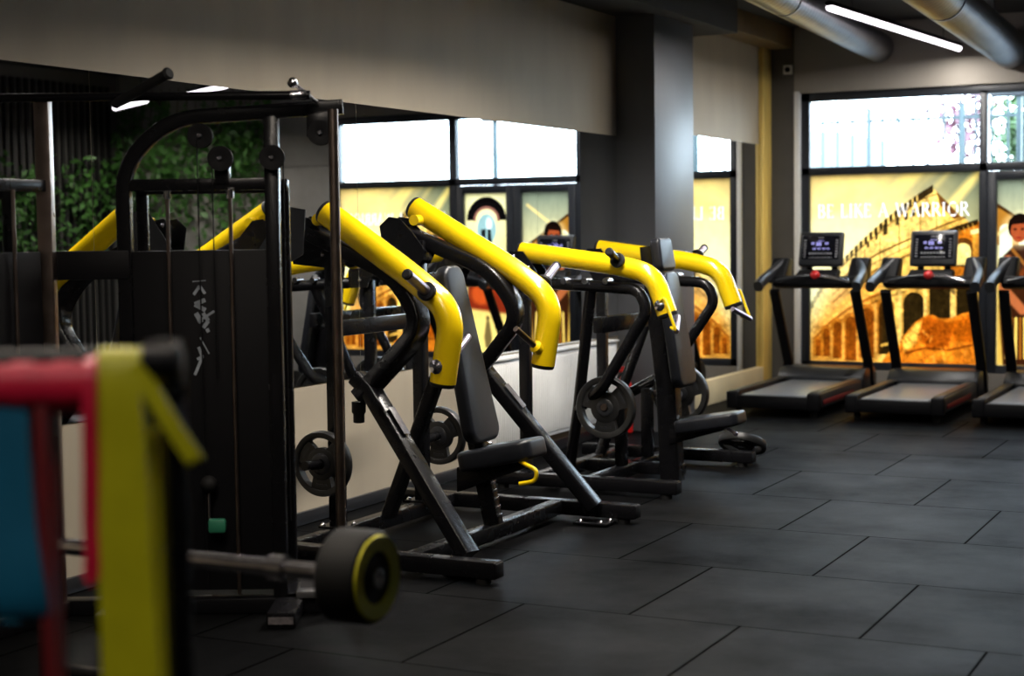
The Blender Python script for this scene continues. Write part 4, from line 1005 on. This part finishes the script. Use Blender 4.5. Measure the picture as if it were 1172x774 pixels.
# ------------------------------------------------------------------ greenery reflected in the mirror
def leaves(mb, pts, size, rg):
    for p in pts:
        a = V(rg.normal(size=3)); a.normalize(); b_ = a.orthogonal().normalized(); c = a.cross(b_)
        ang = rg.random() * 6.28; u_ = b_ * math.cos(ang) + c * math.sin(ang); v_ = a.cross(u_); k = size * (.6 + .8 * rg.random())
        p = V(p)
        mb.add([p - u_ * k, p - v_ * k * .45 + a * k * .12, p + u_ * k * 1.1, p + v_ * k * .45 + a * k * .12], [[0, 1, 2, 3]], False)
iv = thing('hanging_ivy', 'green ivy covering the far concrete wall, seen in the mirror', 'plant', (2.2, FY, 1.4))
mb = MB(); pts = []
for k in range(90):
    x = 1.15 + rng.random() * 2.15; z = 3.3 - rng.random() * .5; ln = .5 + rng.random() * 1.1 + .3 * (x - 1.1)
    for j in range(26):
        t = j / 26; pts.append((x + .08 * math.sin(6 * t + k) + rng.normal() * .05, FY - .06 - abs(rng.normal()) * .08, z - ln * t))
for k in range(70):
    y = 12.3 + rng.random() * 3.2; z = 2.0 + rng.random() * .6; ln = .4 + rng.random() * .9
    for j in range(20):
        t = j / 20; pts.append((RX - .1 - abs(rng.normal()) * .08, y + .08 * math.sin(6 * t + k) + rng.normal() * .06, z - ln * t))
leaves(mb, pts, .055, rng); mb.build('foliage', M['leaf'], iv)
mb = MB()
for k in range(16):
    x = 1.2 + k * .135; mb.tube([(x, FY - .03, 3.4), (x + .05, FY - .05, 2.8), (x - .03, FY - .04, 2.2), (x + .02, FY - .05, 1.7)], .006, 6)
mb.build('stem', M['wood'], iv)

# ------------------------------------------------------------------ outside
struct(MB().span((-30, 15.95, -.2), (30, 60, -.02), 0), 'ground_outside', M['pave'])
fe = thing('garden_fence', 'pale steel railing fence beyond the high window', 'fence', (-5.0, 20.0, 0))
mb = MB()
for k in range(52): mb.span((-11 + k * .19, 19.99, .05), (-11 + k * .19 + .028, 20.01, 3.2), 0)
mb.build('bars', M['fence'], fe)
for z in (.3, 2.92): MB().span((-11, 19.98, z), (-1.2, 20.03, z + .04), 0).build('rail', M['fence'], fe)
for x in (-8.6, -6.2, -5.1, -3.95, -2.6): MB().span((x, 19.97, 0), (x + .05, 20.04, 3.1), .004).build('post', M['fence'], fe)
MB().tube([(-4.75, 20.0, 3.0), (-4.25, 20.05, 2.2)], .012, 8).build('brace', M['fence'], fe)
tr = thing('blossom_tree', 'pink blossoming tree beyond the window fence', 'tree', (-5.0, 25.0, 0))
mb = MB(); pts = [(-5.0 + rng.normal() * .2 + .25 * (q := rng.random()), 25.0 + rng.normal() * .3, 2.75 + q * .9 + rng.normal() * .25) for _ in range(420)]
leaves(mb, pts, .075, rng); mb.build('foliage', M['pinkleaf'], tr)
MB().tube([(-5.0, 25.0, -.02), (-4.97, 25.0, 1.2), (-4.9, 25.0, 3.0)], .06, 10).build('trunk', M['wood'], tr)
sb = thing('garden_shrub', 'bright green shrub beyond the window over the glazed door', 'shrub', (-3.35, 21.6, 0))
mb = MB(); pts = [(-3.4 + rng.normal() * .22, 21.6 + rng.normal() * .25, 2.8 + rng.normal() * .3) for _ in range(700)] + [(-3.4 + rng.normal() * .2, 21.6, .3 + rng.random() * 2.) for _ in range(300)]
leaves(mb, pts, .09, rng); mb.build('foliage', M['leaf2'], sb)
MB().tube([(-3.4, 21.6, -.02), (-3.38, 21.6, 2.6)], .06, 10).build('trunk', M['wood'], sb)
pg = thing('pergola', 'dark pergola beam outside above the glazed door', 'pergola', (-2.2, 18.2, 0))
MB().span((-3.25, 18.1, 3.02), (-.4, 18.22, 3.07), .004).span((-3.25, 18.1, 3.14), (-.4, 18.22, 3.17), .004).build('beam', M['dark'], pg)
for x in (-2.98, -.6): MB().span((x, 18.12, -.02), (x + .05, 18.2, 3.1), .004).build('post', M['fence'], pg)
nb = thing('neighbouring_building', 'pale building far beyond the railing fence', 'building', (-9, 30, 0))
MB().span((-11.6, 29, -.02), (-8.0, 33, 3.4), .02).build('wall', M['render'], nb)
MB().span((-10.0, 28.95, .6), (-9.2, 29.0, 2.9), .01).build('door', M['fence'], nb)

# ------------------------------------------------------------------ daylight and camera
wd = bpy.data.worlds.new('sky'); SC.world = wd; wd.use_nodes = True
nt = wd.node_tree; N = nt.nodes; L = nt.links
for q in list(N): N.remove(q)
o = N.new('ShaderNodeOutputWorld'); bg = N.new('ShaderNodeBackground'); L.new(bg.outputs[0], o.inputs[0])
tc = N.new('ShaderNodeTexCoord'); sx = N.new('ShaderNodeSeparateXYZ'); L.new(tc.outputs['Generated'], sx.inputs[0])
cr = N.new('ShaderNodeValToRGB'); L.new(sx.outputs[2], cr.inputs[0])
cr.color_ramp.elements[0].position = 0.; cr.color_ramp.elements[0].color = (.74, .87, 1., 1)
cr.color_ramp.elements[1].position = .6; cr.color_ramp.elements[1].color = (.62, .78, 1., 1)
L.new(cr.outputs[0], bg.inputs[0]); bg.inputs[1].default_value = 22.0

cam = bpy.data.cameras.new('camera'); co = bpy.data.objects.new('camera', cam); COL.objects.link(co)
yaw, pitch, roll = .4693281, -.06552696, -.0127854
F = V((-math.sin(yaw) * math.cos(pitch), math.cos(yaw) * math.cos(pitch), math.sin(pitch)))
Rt = V((math.cos(yaw), math.sin(yaw), 0)); U = Rt.cross(F)
r_ = Rt * math.cos(roll) + U * math.sin(roll); u_ = -Rt * math.sin(roll) + U * math.cos(roll)
mw = Matrix((r_, u_, -F)).transposed().to_4x4(); mw.translation = V((0, 0, 1.59)); co.matrix_world = mw
cam.sensor_width = 36; cam.lens = 36 * 1823.23 / 1172; cam.clip_end = 200
cam.dof.use_dof = True; cam.dof.focus_distance = 8.2; cam.dof.aperture_fstop = 1.9
SC.camera = co
SC.view_settings.view_transform = 'Standard'; SC.view_settings.look = 'None'
SC.view_settings.gamma = 1; SC.view_settings.use_curve_mapping = False
SC.view_settings.exposure = 0.0
SC.cycles.max_bounces = 10; SC.cycles.diffuse_bounces = 5; SC.cycles.glossy_bounces = 5; SC.cycles.transparent_max_bounces = 12
SC.cycles.sample_clamp_indirect = 8
SC.cycles.use_denoising = True
